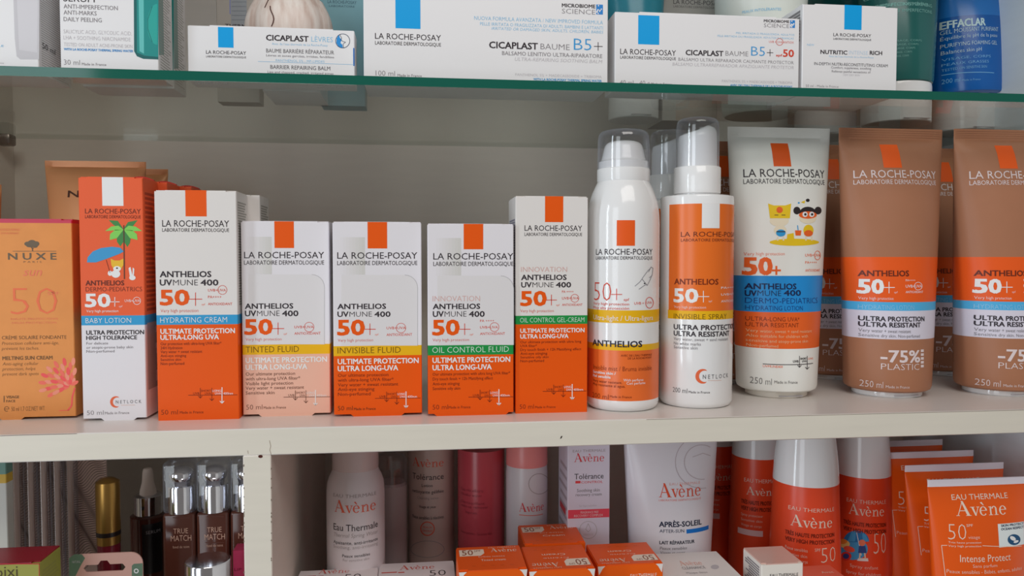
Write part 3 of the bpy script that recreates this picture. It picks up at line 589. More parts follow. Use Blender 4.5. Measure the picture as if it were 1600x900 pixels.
# squeeze tubes standing on their caps
def tube(name, label, cat, cpx, Yt, crimp_y, crimp_h, hwt, bot_y, hwb, cap_y, capw, z0, base, bands, group=None, capm=None, crimp_m=None, bx=None, rows_b=None, cbot=None, e=2.0, x0=None):
    """cpx: centre px at the bottom; widths in px at the axis depth"""
    cx = at(cpx, bot_y, Yt).x if x0 is None else x0; T = at(cpx, crimp_y, Yt).z; B = at(cpx, bot_y, Yt-hw(cpx, hwb, bot_y, Yt)*.9).z; A1 = hw(cpx, hwt, crimp_y, Yt); A0 = hw(cpx, hwb, bot_y, Yt)
    root = thing(name, label, cat, (cx, Yt, z0), group); H = T-B; ch = crimp_h*(hw(cpx, 1, crimp_y, Yt))
    rows = []
    for t in (0, .04, .1, .2, .3, .4, .5, .6, .7, .8, .88, .94, .98):
        z = B+.004+(T-ch-B-.004)*t; a = A0+(A1-A0)*t**1.1; bb = A0*math.sqrt(max(0.0, 1-t**1.5))*.98+.0012*t
        rows.append((z, a, max(bb, .0012)))
    rows = [(B, A0*.9, A0*.9), (B+.0015, A0*.97, A0*.97)]+rows+[(T-ch, A1, .0011), (T, A1, .0010)]
    S = Curv(cx, Yt, interp(rows), False); mb = MB()
    if crimp_m: bands = bands+[(crimp_y-30, crimp_y+crimp_h, crimp_m)]
    banded(mb, cx, Yt, rows, bands, base, S, cpx, e=e)
    for i in range(4):                     # heat-seal ribs across the crimp
        z = T-ch*(.2+.2*i); mb.box(cx-A1*.98, cx+A1*.98, Yt-.00125, Yt-.001, z, z+.0002, crimp_m or base)
    c = MB(); cw = hw(cpx, capw, bot_y, Yt); zc = B+.0005
    lathe(c, cx, Yt, [(z0, cw*.97), (z0+.0008, cw), (zc-.003, cw), (zc, cw*.985)], capm or WPL)
    c.box(cx-cw*.35, cx+cw*.45, Yt-cw-.0003, Yt-cw*.8, z0+.0016, z0+.0022, LG)
    return root, mb, P(mb, S), c, S
KB = ink((34, 130, 196), .38); NV = ink((24, 34, 70)); KC = ink((216, 213, 208), .36); KO = ink((226, 92, 36), .38)
Yk = .636
root, mb, p, cp, S = tube('sunscreen_tube', 'cream white tube printed with two cartoon children on a yellow island', 'tube', 1212, Yk, 199.5, 15, 80, 614.5, 57.5, 622, 44, 0, KC, [(431, 488, KB), (488, 545, KO)], capm=ink((210, 204, 194), .3))
p.rect(1209, 224, 1236.5, 260, ORR); p.lrp(1161.5, 1288, 264.5, 277, 280, 287.5)
IY = ink((236, 180, 30)); SK = ink((234, 202, 178)); BK = ink((42, 36, 38)); IB = ink((40, 140, 196))
p.ell(1241, 378.5, 39, 5.6, IY); p.poly([(1230, 366), (1240, 364), (1241, 376), (1229, 376)], IY, 1.4)
p.ell(1217.5, 345, 15, 9, SK, l=1.2); p.poly([(1200, 318), (1209, 321), (1227, 321), (1236, 318), (1234, 341), (1203, 341)], IY, 2); p.ell(1218, 328, 5, 5, KO, l=2.6)
p.line(1210, 336, 1216, 336, 1, BK, 3); p.line(1221, 336, 1227, 336, 1, BK, 3); p.ell(1219, 360, 10, 8, SK, l=1.2); p.ell(1220, 364, 7.5, 5.5, IB, l=2); p.line(1213, 362, 1227, 362, 1.6, BK, 2.4); p.line(1215, 370, 1215, 376, 2.4, SK); p.line(1224, 370, 1224, 376, 2.4, SK)
p.ell(1262, 333, 13, 10, BK, l=1.4); p.ell(1245, 329, 5.5, 6, BK, l=1.3); p.ell(1278, 329, 5.5, 6, BK, l=1.3); p.ell(1262, 341, 13.5, 8.5, SK, l=1.8); p.ell(1262, 336, 14, 5.8, KO, l=2.2)
for x in (1257.5, 1268): p.ell(x, 335, 4, 4.2, WT, l=2.6); p.ell(x+.5, 335, 1.9, 2, BK, l=3)
p.ell(1263, 360, 8, 9, IY, l=1.4); p.ell(1263, 364.5, 7, 5, KO, l=1.8); p.line(1259, 369, 1259, 376, 2.2, SK); p.line(1268, 369, 1268, 376, 2.2, SK); p.poly([(1242, 360), (1252, 360), (1251, 368), (1243, 368)], KO, 2); p.line(1246, 352, 1247, 360, 1.3, IB)
p.ell(1262, 313, 3, 2.6, BK); p.poly([(1251, 316), (1258, 313), (1257, 318)], IY, 1); p.ell(1248, 317, 1.6, 1.3, IB)
p.t('Very high protection', 1162, 1226, 394, 399, KO, -1); p.t('50', 1161.5, 1206, 403, 428.5, KO, 2); p.line(1206, 422.5, 1220, 422.5, 3, KO); p.line(1213, 415.5, 1213, 429.5, 3, KO)
p.t('UVB+UVA', 1258, 1281, 396.5, 401, KO, 0); p.ring(1277, 399, 4.5, .8, KO, ry=7); p.t('PA++++', 1258, 1276, 408, 412, KO, 0); p.t('ANTIOXIDANT', 1258, 1281, 420.5, 424.5, KO, 0)
p.t('ANTHELIOS', 1163.5, 1244, 442.5, 451, NV, 1); p.uvm(1164, 1251, 453.5, 462, NV); p.t('DERMO-PEDIATRICS', 1164, 1277, 464.5, 473, ink((20, 50, 110)), -1); p.t('HYDRATING LOTION', 1164.5, 1254, 476.5, 483.5, ink((20, 50, 110)), -1)
p.t('ULTRA-LONG UVA*', 1164.5, 1249, 493.5, 500, BR, -1); p.t('ULTRA RESISTANT', 1164.5, 1248, 502.5, 509, BR, -1); PW = ink((236, 170, 130))
p.lines([('Very water, sweat + sand resistant', 1165, 1268, 513, 517.5), ('Also suitable for children with', 1165, 1262, 520.5, 525), ('sensitive and atopy-prone skin', 1165, 1262, 528, 532.5), ('Non-perfumed', 1166, 1216, 535.5, 540)], PW)
p.line(1192, 568.5, 1270, 567.5, 1, BK); p.t('UVMUNE400', 1192, 1223, 570, 573.5, KO, 0)
for ax_, y1 in ((1249, 574), (1261, 577)): p.line(ax_, 556, ax_, y1, .9, BK); p.path([(ax_-3, y1-3.5), (ax_, y1), (ax_+3, y1-3.5)], .9, BK)
p.t('UVB', 1239, 1247.5, 563, 566.5, BK, 1); p.t('SHORT', 1250.5, 1260, 559, 562, BK, 1); p.t('UVA', 1253, 1260, 563, 566, BK, 1); p.t('LONG', 1262.5, 1270, 559, 562, KO, 0)
p.ml('250 ml', 1171.5, 1206, 588, 598, ink((90, 86, 84)), 1210, 1246, 594.5, 599); mb.build('tube_body', root); cp.build('cap', root)

BT = ink((152, 104, 78), .42, 0, .74, .03); BO = ink((220, 84, 28), .38); BB = ink((74, 160, 204), .38); BWH = ink((196, 192, 204), .4); TW2 = ink((204, 190, 190), .3)
Yb_ = .628
root, mb, p, cp, S = tube('sunscreen_tube', 'kraft brown tube with orange band standing right of the cartoon children tube', 'tube', 1384.5, Yb_, 201, 16, 81, 615, 59, 624, 47, 0, BT, [(401.5, 472, BO), (472, 485.5, BB), (485.5, 530, BWH)], group='kraft brown tubes')
p.rect(1381, 226, 1409.5, 262, ORR); p.lrp(1333.5, 1462, 266.5, 278.5, 281.5, 288.5, TW2)
p.t('ANTHELIOS', 1340.5, 1420, 422.5, 431, DB, 1); p.fifty(1340.5, 1380, 1398, 436, 458, WT); p.t('Very high protection', 1341, 1396, 463, 467.5, WT, -1); p.t('PA++++', 1415, 1430, 436.5, 439.5, WT, 0); p.uvb(1415, 1440, 445, 449.5, WT, (1434.5, 447), 6); p.t('ANTIOXIDANT', 1415, 1442, 454.5, 458, WT, 0)
p.t('HYDRATING LOTION', 1340.5, 1428, 475.5, 482.5, ink((136, 186, 214)), -1); p.t('ULTRA PROTECTION', 1341, 1444, 493, 500, K, 1); p.t('ULTRA RESISTANT', 1341, 1438, 502, 509, K, 1)
p.lines([('Very water + sweat resistant', 1341, 1423, 512.5, 517.5), ('Sensitive dry skin. Non-perfumed', 1341, 1437, 520, 524.5)], GR)
p.t('-75%', 1376.5, 1437, 547, 565, TW2, 1); p.t('PLASTIC', 1376.5, 1436, 567.5, 577, TW2, -1); p.ml('250 ml', 1342.5, 1380, 592.5, 602.5, TW2, 1384, 1421, 602, 606)
for k in range(5): p.rect(1438.5, 546+k*6, 1443, 550+k*6, TW2, 2)
mb.build('tube_body', root); cp.build('cap', root); brown = root
bx = brown.location.x
def bdup(px, Y, label): q = at(px, 600, Y); dup(brown, (q.x-bx, Y-Yb_, 0), label, 'kraft brown tubes')
bdup(1560, .622, 'kraft brown tube with orange band at the right edge of the shelf')
bdup(1127, .715, 'brown tube in the back row behind the front pump spray')
bdup(1296, .725, 'brown tube in the back row between the cartoon children tube and the front brown tube')
bdup(1466, .735, 'brown tube in the back row between the two front brown tubes')

# copper tubes at the back left
CT = ink((214, 150, 102), .35, .15)
def coppertube(cpx, Yt, top_y, hwt, label):
    root, mb, p, cp, S = tube('sun_cream_tube', label, 'tube', cpx, Yt, top_y, 10, hwt, 560, hwt*.72, 0, hwt*.6, 0, CT, [], group='copper tubes', capm=ink((190, 120, 70), .3, .4)); return root, mb, p, cp
root, mb, p, cp = coppertube(156, .70, 252, 79, 'copper tube standing behind the palm tree carton, letter N showing')
p.t('N U X E', 106, 206, 298, 308, ink((80, 48, 34)), 1); mb.build('tube_body', root); cp.build('cap', root)
q = at(196, 560, .755); dup(root, (q.x-root.location.x, .755-.70, 0), 'copper tube behind the other copper tube, only its top corner showing', 'copper tubes')
root, mb, p, cp = coppertube(-52, .70, 288, 62, 'orange tube cut off by the left edge, behind the gold carton'); mb.build('tube_body', root); cp.build('cap', root)

# ------------------------------------------------------------------ on the glass shelf
ZT = ZG1; SB = ink((112, 110, 106)); TEAL = ink((20, 128, 124), .3); TEALD = ink((12, 88, 88), .3); TEALL = ink((90, 176, 172), .3); PAL = ink((186, 184, 188))
c = Carton('skin_care_carton', 'white carton with a pale tube picture at the far left of the glass shelf', 'carton', -90, 61, -60, 120, .572, .05, [(-60, WW)], z0=ZT, yx=110)
p = c.p; p.poly([(19, -60), (62, -60), (61, 93), (32, 93), (26, 88), (23, 60)], PAL, .5); p.poly([(24, -60), (60, -60), (58, 82), (30, 78)], ink((196, 194, 198)), .8); p.t('THERMALE', -40, 6, 69, 72, LB, 0); p.t('Made in France', -30, 6, 96, 99, LG, 0)
c.sidetext(1, ink((150, 148, 146)), 44, .02, .95); sp = c.side(1); sp.t('50 ml', 66, 86, 66, 75, K, 0); c.done()
c = Carton('serum_carton', 'white carton with a teal bottle picture on the glass shelf', 'carton', 95, 248, -110, 124, .574, .032, [(-110, WW)], z0=ZT, yx=107, group='serum cartons')
p = c.p; p.t('SERUM', 99, 148, -8, 2, K, 0); p.t('ANTI-IMPERFECTION', 99.5, 184, 6.5, 13, GR, 0); p.t('ANTI-MARKS', 99.5, 151, 16, 22.5, GR, 0); p.t('DAILY PEELING', 99.5, 159, 26.5, 33, GR, 0)
p.lines([('SALICYLIC ACID, GLYCOLIC ACID,', 99.5, 206, 46, 52), ('LHA + SOOTHING NIACINAMIDE', 99.5, 204, 55.5, 61.5), ('TESTED ON ADULT ACNE-PRONE SKIN', 100, 207, 66.5, 72)], LG, -1)
p.t('WITH LA ROCHE-POSAY THERMAL SPRING WATER', 100, 208, 75, 78.5, ink((40, 130, 190)), 1); p.ml('30 ml', 100, 125, 93, 101, GR, 128, 166, 98, 102)
p.poly([(208.5, -100), (247.5, -100), (247.5, 93), (224, 92), (214, 88), (209.5, 80)], TEAL, .6); p.poly([(208.5, -100), (213, -100), (214, 84), (209.5, 80)], TEALD, .9); p.poly([(215, -100), (224, -100), (225, 84), (218, 80)], TEALL, .9)
p.poly([(209.5, 80), (214, 88), (224, 92), (247.5, 93), (247.5, 89), (226, 87), (216, 83)], TEALD, 1); p.ell(246, 38, 16, 32, ink((34, 150, 140), .3), l=1, a0=90, a1=270); p.path([(238, 10), (231, 30), (231, 45), (238, 66)], .8, TEALD, 1.4)
c.sidetext(1, ink((150, 148, 144)), 46, .05, .97); y0, y1 = c.Y+.001, c.Y+.012
c.b.add([(c.X1+.00004, y0, c.z0+.015), (c.X1+.00004, y1, c.z0+.018), (c.X1+.00004, y1, c.z1), (c.X1+.00004, y0, c.z1)], [(0, 1, 2, 3)], ink((120, 150, 146)))
serum = c.done(); dup(serum, (-.002, .040, 0), 'second white and teal carton directly behind the front one', 'serum cartons')
# lip balm box
c = Carton('lip_balm_carton', 'low wide white carton with a round face icon in front of the garlic', 'carton', 294, 554, 42.5, 138, .585, .022, [(39, WW)], z0=ZT, yx=118)
p = c.p; p.rect(341, 42, 365, 74, CY); p.lrp(322, 384.5, 78.5, 84, 86.5, 89.5); p.t('CICAPLAST', 416, 482, 54.5, 63, K, 1); p.t('LÈVRES', 486.5, 520, 57, 65, LB, -1); p.t('Avec de l’eau thermale de La Roche-Posay', 425, 512, 66.5, 70, LB, -1)
p.lines([('BAUME BARRIÈRE RÉPARATEUR', 416, 522, 76, 82), ('BARRIER REPAIRING BALM', 422.5, 516, 101.5, 107.5)], ink((90, 88, 92))); p.lines([('Lèvres et zones gercées, irritées, fendillées', 416, 522, 84.5, 88), ('Lips and chapped, cracked, irritated zones', 418, 521, 110.5, 114), ('7,5 ml Made in France', 305, 357, 126.5, 130.5), ('non parfumé - fragrance free', 495, 545, 133, 135.5)], GR)
p.t('PANTHÉNOL 5% - MP-LIPIDES', 431, 507, 92.5, 96, LB, -1); p.line(403, 96, 553, 101, .5, LB)
p.ell(535.5, 64, 11, 11, WT, l=1); p.ring(535.5, 64, 11, .9, ink((40, 60, 90))); p.poly([(530, 54), (526, 60), (525.5, 67), (529, 73), (536, 75), (535, 70), (532, 67), (534, 62), (531, 59)], ink((40, 130, 196)), 1.5); p.path([(531, 54), (534, 60), (532, 62), (536, 65), (540, 66), (536, 69), (537, 75)], .8, ink((40, 60, 90)))
p.rect(552, 75, 554, 103, ink((20, 90, 160))); c.done()
# big white balm box
c = Carton('balm_carton', 'largest white carton on the glass shelf with a blue block on its left', 'carton', 568.5, 949.5, -95, 136, .5755, .05, [(-95, WW)], z0=ZT, yx=120)
p = c.p; p.rect(618, -94, 657, 44, CY); p.lrp(586, 689, 51.5, 60.5, 64, 69.5); p.ml('100 ml', 587, 617, 110, 118, GR, 621, 659, 115.5, 119.5)
def micro(p, x0, x1, a, b_, c_, d, i0, i1, e0, e1):
    p.t('MICROBIOME', x0, x1, a, b_, K, 1); p.t('SCIENCE', x0, x1, c_, d, GR, -1); p.rect(i0, e0, i1, e1, ink((40, 120, 190))); rnd = random.Random(3)
    for k in range(9): p.ell(i0+1+rnd.random()*(i1-i0-2), e0+1.5+rnd.random()*(e1-e0-3), 1.3, 1.0, WT, rnd.random()*90, 2, 7)
micro(p, 878, 930, 5.5, 11, 13.5, 21, 931.5, 942, 7, 22.5)
p.t('NUOVA FORMULA AVANZATA / NEW IMPROVED FORMULA', 741, 942, 25, 31, LB, -1); p.t('PELLE IRRITATA O FRAGILIZZATA DI ADULTI, BAMBINI E LATTANTI', 750, 942, 34.5, 39.5, LB, -1); p.t('IRRITATED OR DAMAGED SKIN, ADULTS, CHILDREN, BABIES', 768, 942, 42, 46.5, LB, -1, it=.15)
p.t('CICAPLAST', 764.5, 840, 65, 75, K, 1); p.t('BAUME', 844.5, 890, 68, 77, GR, -1); p.t('B5', 896.5, 924, 60, 78, ink((50, 140, 196)), -1); p.line(928, 72.5, 941.5, 72.8, 1, K); p.line(934.5, 66, 934.5, 79, 1, K)
p.t('BALSAMO LENITIVO ULTRA-RIPARATORE', 784.5, 941, 80, 86, GR, 0); p.t('ULTRA-REPAIRING SOOTHING BALM', 804, 940, 89.5, 95, LG, -1, it=.2); p.t('PANTHENOL 5% + MADECASSOSIDE + TRIBIOMA', 805, 940, 114.5, 118.5, LG, -1); p.t('WITH LA ROCHE-POSAY THERMAL SPRING WATER', 833.5, 940, 122, 125.5, ink((40, 140, 190)), 1); c.done()
# B5 spf box
c = Carton('balm_carton', 'white carton with blue block and a red 50, right of the largest white carton', 'carton', 960.5, 1248, 22.5, 138.5, .5765, .032, [(20, WW)], z0=ZT, yx=130)
p = c.p; p.rect(997, 23.5, 1030, 69, CY); p.lrp(969, 1056, 76, 84.5, 87, 91.5); p.t('CICAPLAST', 1071.5, 1130, 78, 86, K, 1); p.t('BAUME', 1133.5, 1169, 79.5, 87, GR, -1); p.t('B5', 1173.5, 1195, 72.5, 87, ink((50, 140, 196)), -1); p.line(1198, 82.3, 1208, 82.5, .9, K); p.line(1203, 77, 1203, 88, .9, K)
p.t('spf', 1212.5, 1222, 84.5, 88, RED, 1); p.t('50', 1223.5, 1240, 77.5, 88.5, RED, 1); p.t('BÁLSAMO ULTRA REPARADOR CALMANTE PROTECTOR', 1060, 1240, 90, 95, GR, -1); p.t('BÁLSAMO ULTRARREPARADOR APAZIGUANTE PROTETOR', 1050.5, 1240, 97.5, 102.5, LG, -1, it=.15)
micro(p, 1193.5, 1233, 30.5, 34.5, 36.5, 42.5, 1234.5, 1242, 31.5, 43.5); p.t('PIEL IRRITADA O FRAGILIZADA, ADULTOS', 1150, 1241, 50, 53, LB, -1); p.t('PELE IRRITADA OU FRAGILIZADA, ADULTOS E CRIANÇAS', 1121, 1240, 54.5, 57.5, LB, -1); p.t('UVB + UVA ANTIOX', 1201.5, 1240, 63.5, 67, RED, -1); p.ring(1218, 65.5, 5.4, .7, RED)
p.ml('40 ml - 40 g', 968.5, 1015, 125, 132, GR, 1017.5, 1050, 129, 132.5); p.t('PANTHENOL 5% + MADECASSOSIDE + TRIBIOMA', 1128, 1238, 124.5, 128.5, LG, -1); p.t("AVEC DE L'EAU THERMALE DE LA ROCHE-POSAY", 1141, 1238, 131.5, 134.5, ink((40, 140, 190)), 1); c.done()
# cube box
c = Carton('cream_jar_carton', 'cube shaped white carton with a blue block at its top centre', 'carton', 1253, 1401, 8, 142, .5765, .062, [(6, WW)], z0=ZT, yx=120)
p = c.p; p.rect(1319, 7.5, 1346, 46, CY); p.lrp(1302, 1361, 51.5, 56.5, 59, 62); p.t('NEW', 1261, 1272, 68.5, 71.5, LB, -1); p.t('NUTRITIC', 1282, 1323.5, 78, 84, K, 1); p.t('INTENSE', 1326.5, 1356, 79, 85, ink((176, 196, 212)), -1); p.t('RICH', 1359, 1378, 79.5, 85.5, K, 1)
p.t('Avec de l’eau thermale de La Roche-Posay', 1295, 1365, 86.5, 89, LB, -1); p.t('IN-DEPTH NUTRI-RECONSTITUTING CREAM', 1272, 1387, 97, 101.5, ink((84, 82, 86)), 0); p.lines([('Comfort, suppleness, soothing', 1298.5, 1361, 103.5, 107), ('Relieves painful sensations of', 1299.5, 1360, 109.5, 113)], GR); p.t('VERY DRY SKIN', 1317, 1343, 115.5, 118.5, LG, -1); p.t('50 ml - Made in France', 1259, 1310, 132, 136, GR, -1)
c.sidetext(-1, ink((120, 118, 120)), 10, .6, .95); c.done()
# tubes behind on the glass
GT = ink((26, 88, 84), .22); GTX = ink((116, 168, 160))
root, mb, p, cp, S = tube('cleansing_tube', 'dark green tube with white cap beside the cube shaped carton', 'tube', 1400, .70, -150, 16, 68, 126, 49, 0, 47, ZT, GT, [], group='dark green tubes')
p.t('GEL PURIFIANT MICRO-PEELING', 1342, 1450, 2.5, 7.5, GTX, 0); p.t('IMPERFECTIONS SÉVÈRES', 1368, 1450, 8.5, 13.5, GTX, 0); p.t('MICRO-PEELING PURIFYING', 1345, 1456, 16.5, 21.5, GTX, 0); p.t('PERSISTENT IMPERFECTIONS', 1345, 1456, 26.5, 31.5, GTX, 0)
for k in range(5): p.t('VISAGE, CORPS', 1395, 1440-k*5, 63+k*6, 66+k*6, GTX, -1)
mb.build('tube_body', root); cp.build('cap', root); q = at(1290, 120, .785)
dup(root, (q.x-root.location.x, .085, 0), 'dark green tube behind the cube shaped carton', 'dark green tubes')
BLT = ink((8, 84, 156), .2); BLT2 = ink((36, 110, 180), .2); WTB = ink((190, 214, 240))
root, mb, p, cp, S = tube('cleansing_tube', 'bright blue tube with white cap at the right end of the glass shelf', 'tube', 1507, .735, -118, 16, 62, 142, 53, 0, 41, ZT, BLT, [(-100, 24, BLT2)])
p.t('EFFACLAR', 1468.5, 1540, 36, 47.5, WTB, 1); p.t('GEL MOUSSANT PURIFIANT', 1468.5, 1560, 49.5, 56, WTB, -1); p.t('Équilibre le pH de la peau', 1469, 1558, 59.5, 65, WTB, -1); p.t('PURIFYING FOAMING GEL', 1469, 1558, 71, 77, WTB, -1); p.t('Balances skin pH', 1470, 1534, 81, 87, WTB, -1)
for k, s_ in enumerate(('VISAGE, CORPS', 'PEAUX GRASSES', 'TESTED ON SENSITIVE SKIN')): p.t(s_, 1471, 1548-k*3, 93+k*8, 97+k*8, LB, -1)
p.line(1471, 118, 1553, 114, .9, LB); p.t('200 ml', 1471, 1500, 125, 132, LB, -1); p.t('Made in France', 1503, 1532, 124, 127, LB, -1)
mb.build('tube_body', root); cp.build('cap', root)
def simple_carton(name, label, x0, x1, yt, Y, depth, m, yx=60, z0=ZT, cat='carton'): return Carton(name, label, cat, x0, x1, yt, 120, Y, depth, [(yt, m)], z0=z0, yx=yx)
GB = ink((150, 148, 142))
c = simple_carton('skin_care_carton', 'grey carton behind the red 50 carton, dark lettering along its top', 1036, 1122, -130, .70, .05, GB, 10); c.p.t('LA ROCHE-POSAY', 1052, 1126, -1, 6, ink((72, 70, 70)), 0); c.p.t('LABORATOIRE DERMATOLOGIQUE', 1052, 1124, 8, 11.5, ink((96, 94, 92)), 0); c.done()
root, mb, p, cp, S = tube('cleansing_tube', 'petrol blue tube with white cap behind the gap right of the largest white carton', 'tube', 990, .705, -140, 14, 54, 110, 40, 0, 38, ZT, ink((40, 130, 150), .25, 0, .74, .12), []); mb.build('tube_body', root); cp.build('cap', root)
cx = at(1188, 30, .67).x; root = thing('cream_jar', 'round white jar peeping over the red 50 carton', 'jar', (cx, .67, ZT)); R = hw(1188, 67, 20, .67); b = MB(); z1 = at(1188, -70, .67).z
lathe(b, cx, .67, curve_pts([(ZT, R*.75), (ZT+.01, R*.82), (at(1188, 60, .67).z, R*.92), (at(1188, 20, .67).z, R*.98), (at(1188, -20, .67).z, R)], 4), ink((200, 206, 200), .3))
p = P(b, Curv(cx, .67, interp([(ZT, R*.75, R*.75), (ZT+.01, R*.82, R*.82), (at(1188, 60, .67).z, R*.92, R*.92), (at(1188, 20, .67).z, R*.98, R*.98), (at(1188, -20, .67).z, R, R)]), True)); p.t('PEAUX INTOLÉRANTES', 1160, 1220, 17.5, 21.5, LB, 0); b.build('jar_body', root)
b = MB(); lathe(b, cx, .67, [(at(1188, -20, .67).z, R*1.02), (at(1188, -22, .67).z, R*1.03), (z1, R*1.03), (z1+.001, R)], ink((196, 198, 196), .25)); b.build('lid', root)
# garlic, the box it lies on, things behind it
c = simple_carton('skin_care_carton', 'grey carton with a blue edge line and black lettering, left of the garlic', 338, 404, -120, .66, .018, ink((150, 146, 140)), 20); c.p.line(358.5, -100, 359.5, 22, .9, ink((90, 110, 190))); c.p.rect(361, -100, 386, 44, ink((134, 140, 146)), .5); c.p.t('THERMALE', 352, 402, 37.5, 42, K, 1)
for k in range(14): c.p.line(362, -60+k*7, 385, -60+k*7, .7, ink((112, 118, 126)))
c.done()
c = simple_carton('skin_care_carton', 'petrol blue carton right of the garlic', 500, 570, -100, .665, .022, ink((110, 152, 162)), 20); c.p.t('LA ROCHE-POSAY', 512, 557, 0, 5, ink((60, 90, 104)), 0); c.p.t('LABORATOIRE', 514, 554, 7.5, 10.5, ink((66, 98, 112)), 0); c.done()
gy = .642; gz = ZT+.026
c = Carton('lip_balm_carton', 'white carton lying under the garlic bulb', 'carton', 410, 500, 85, 120, .614, .055, [(85, WW)], z0=ZT, yx=110, notch=False); gz = c.z1; c.done()
gx = at(452, 20, gy).x; R0 = hw(452, 66, 10, gy)
def garlic_mat():
    m = D.materials.new('garlic_skin'); m.use_nodes = True; nt = m.node_tree; b = nt.nodes['Principled BSDF']; b.inputs['Roughness'].default_value = .45
    tc = nt.nodes.new('ShaderNodeTexCoord'); wv = nt.nodes.new('ShaderNodeTexNoise'); mp = nt.nodes.new('ShaderNodeMapping'); mp.inputs['Scale'].default_value = (60, 60, 9)
    nt.links.new(tc.outputs['Object'], mp.inputs[0]); nt.links.new(mp.outputs[0], wv.inputs['Vector']); wv.inputs['Scale'].default_value = 2.5; wv.inputs['Detail'].default_value = 5
    r = nt.nodes.new('ShaderNodeValToRGB'); r.color_ramp.elements[0].color = (.64, .49, .42, 1); r.color_ramp.elements[0].position = .34; r.color_ramp.elements[1].color = (.85, .77, .71, 1); r.color_ramp.elements[1].position = .6
    nt.links.new(wv.outputs['Fac'], r.inputs[0]); nt.links.new(r.outputs[0], b.inputs['Base Color']); return m
GM = garlic_mat(); root = thing('garlic_bulb', 'garlic bulb with pale pinkish papery skin behind the low wide carton', 'garlic', (gx, gy, gz)); b = MB(); RR = []
for i in range(19):
    t = i/18; z = gz+.072*t; r = R0*(.34+.66*math.sin(math.pi*min(1, t*1.05+.16))**.55) if t < .62 else R0*(.12+.80*(1-(t-.62)/.38)**1.6)
    RR.append([(gx+r*(1+.055*abs(math.cos(3.5*a+.4)))*math.cos(a), gy+r*.9*(1+.055*abs(math.cos(3.5*a+.4)))*math.sin(a), z) for a in [2*math.pi*j/84 for j in range(84)]])
b.rings(RR, GM, True); b.build('bulb', root); b = MB(); lathe(b, gx, gy, curve_pts([(gz+.069, R0*.17), (gz+.085, R0*.1), (gz+.1, R0*.09)], 4), GM, 20); b.build('stem', root)
b = MB()                                     # a torn, dark-edged strip of skin
DKG = ink((70, 40, 34), .7)
for (a, z0_, z1_) in ((-112, .035, .07), (-104, .02, .036)):
    for k in range(6):
        t0, t1 = k/6, (k+1)/6
        for tt in (t0,):
            z_a, z_b = gz+z0_+(z1_-z0_)*t0, gz+z0_+(z1_-z0_)*t1
            def rr(z): 
                t = (z-gz)/.072; return (R0*(.34+.66*math.sin(math.pi*min(1, t*1.05+.16))**.55) if t < .62 else R0*(.12+.80*(1-(t-.62)/.38)**1.6))
            q = []
            for z, o_ in ((z_a, -.012), (z_a, .012), (z_b, .012), (z_b, -.012)):
                an = math.radians(a+3*math.sin(z*300))+o_; r = rr(z)*(1+.055*abs(math.cos(3.5*an+.4)))+.0004; q.append((gx+r*math.cos(an), gy+r*.9*math.sin(an), z))
            b.add(q, [(0, 1, 2, 3)], DKG)
b.build('torn_skin', root)

# ------------------------------------------------------------------ lower compartment, right of the divider
AR = ink((214, 96, 72)); LK = ink((60, 52, 56)); LGY = ink((150, 140, 140)); WB = ink((206, 200, 204), .3)
def can(name, label, cat, cpx, Y, hwp, prof_px, m, top_y, group=None, N=48):
    """prof_px: list of (py, fraction of R) bottom rows are added down to the board"""
    cx = at(cpx, 800, Y).x; R = hw(cpx, hwp, 800, Y); root = thing(name, label, cat, (cx, Y, ZLO), group)
    pts = [(ZLO, R*.9), (ZLO+.002, R*.98), (ZLO+.005, R)]+[(at(cpx, y, Y).z, R*f) for y, f in prof_px]
    b = MB(); b.loft(cx, Y, [(z, r, r) for z, r in pts], m, N); S = Curv(cx, Y, interp([(z, r, r) for z, r in pts]), True)
    return root, b, P(b, S), cx, R
def lim(cpx, y, Y): return min(at(cpx, y, Y).z, ZSB-.001)
def cap_part(name, root, cx, Y, pts, m, bot=True): 
    b = MB(); lathe(b, cx, Y, pts, m, 40, bot=bot); return b.build(name, root)
Y = .66; root, b, p, cx, R = can('spray_can', 'white mist can with a round shoulder in the lower shelf, nearest the divider', 'spray can', 556, Y, 45.5, [(775, 1), (765, .995), (752, .97), (742, .90), (735, .82), (729, .77)], WB, 0)
p.t('EAU THERMALE', 521, 588, 770, 775.5, LGY, -1); p.av(523, 587, 781, 799, AR); p.t('Eau Thermale', 521.5, 590, 817, 827, LK, 0); p.t('Thermal Spring Water', 521.5, 590, 831, 837, LGY, -1, it=.15); p.t('Apaisante, anti-irritante', 521.5, 590, 843, 848, LK, 0); p.t('Soothing, anti-irritating', 521.5, 590, 850, 855, LGY, -1); p.t('Peaux sensibles', 535, 578, 866, 870.5, LK, 0); p.t('For sensitive skin', 536, 577, 873, 877, LGY, -1)
b.build('can_body', root); cap_part('cap', root, cx, Y, [(at(556, 730, Y).z, R*.77), (at(556, 728, Y).z, R*.80), (ZSB-.006, R*.78), (ZSB-.004, R*.7)], ink((196, 182, 182), .25))
Y = .735; root, b, p, cx, R = can('lotion_bottle', 'pale bottle with clear overcap behind the white mist can', 'bottle', 612, Y, 24, [(760, 1), (752, .9)], ink((178, 166, 168), .35), 0); b.build('bottle_body', root)
cap_part('clear_cap', root, cx, Y, curve_pts([(at(612, 756, Y).z, R*1.02), (at(612, 725, Y).z, R*1.02), (at(612, 712, Y).z, R*.9), (at(612, 707, Y).z, R*.5), (at(612, 706, Y).z, R*.05)], 4), CLEAR, False)
Y = .745; root, b, p, cx, R = can('lotion_bottle', 'beige lotion bottle with red wording between the mist can and the pink bottle', 'bottle', 674, Y, 36, [(695, 1)], ink((190, 170, 162), .35), 0)
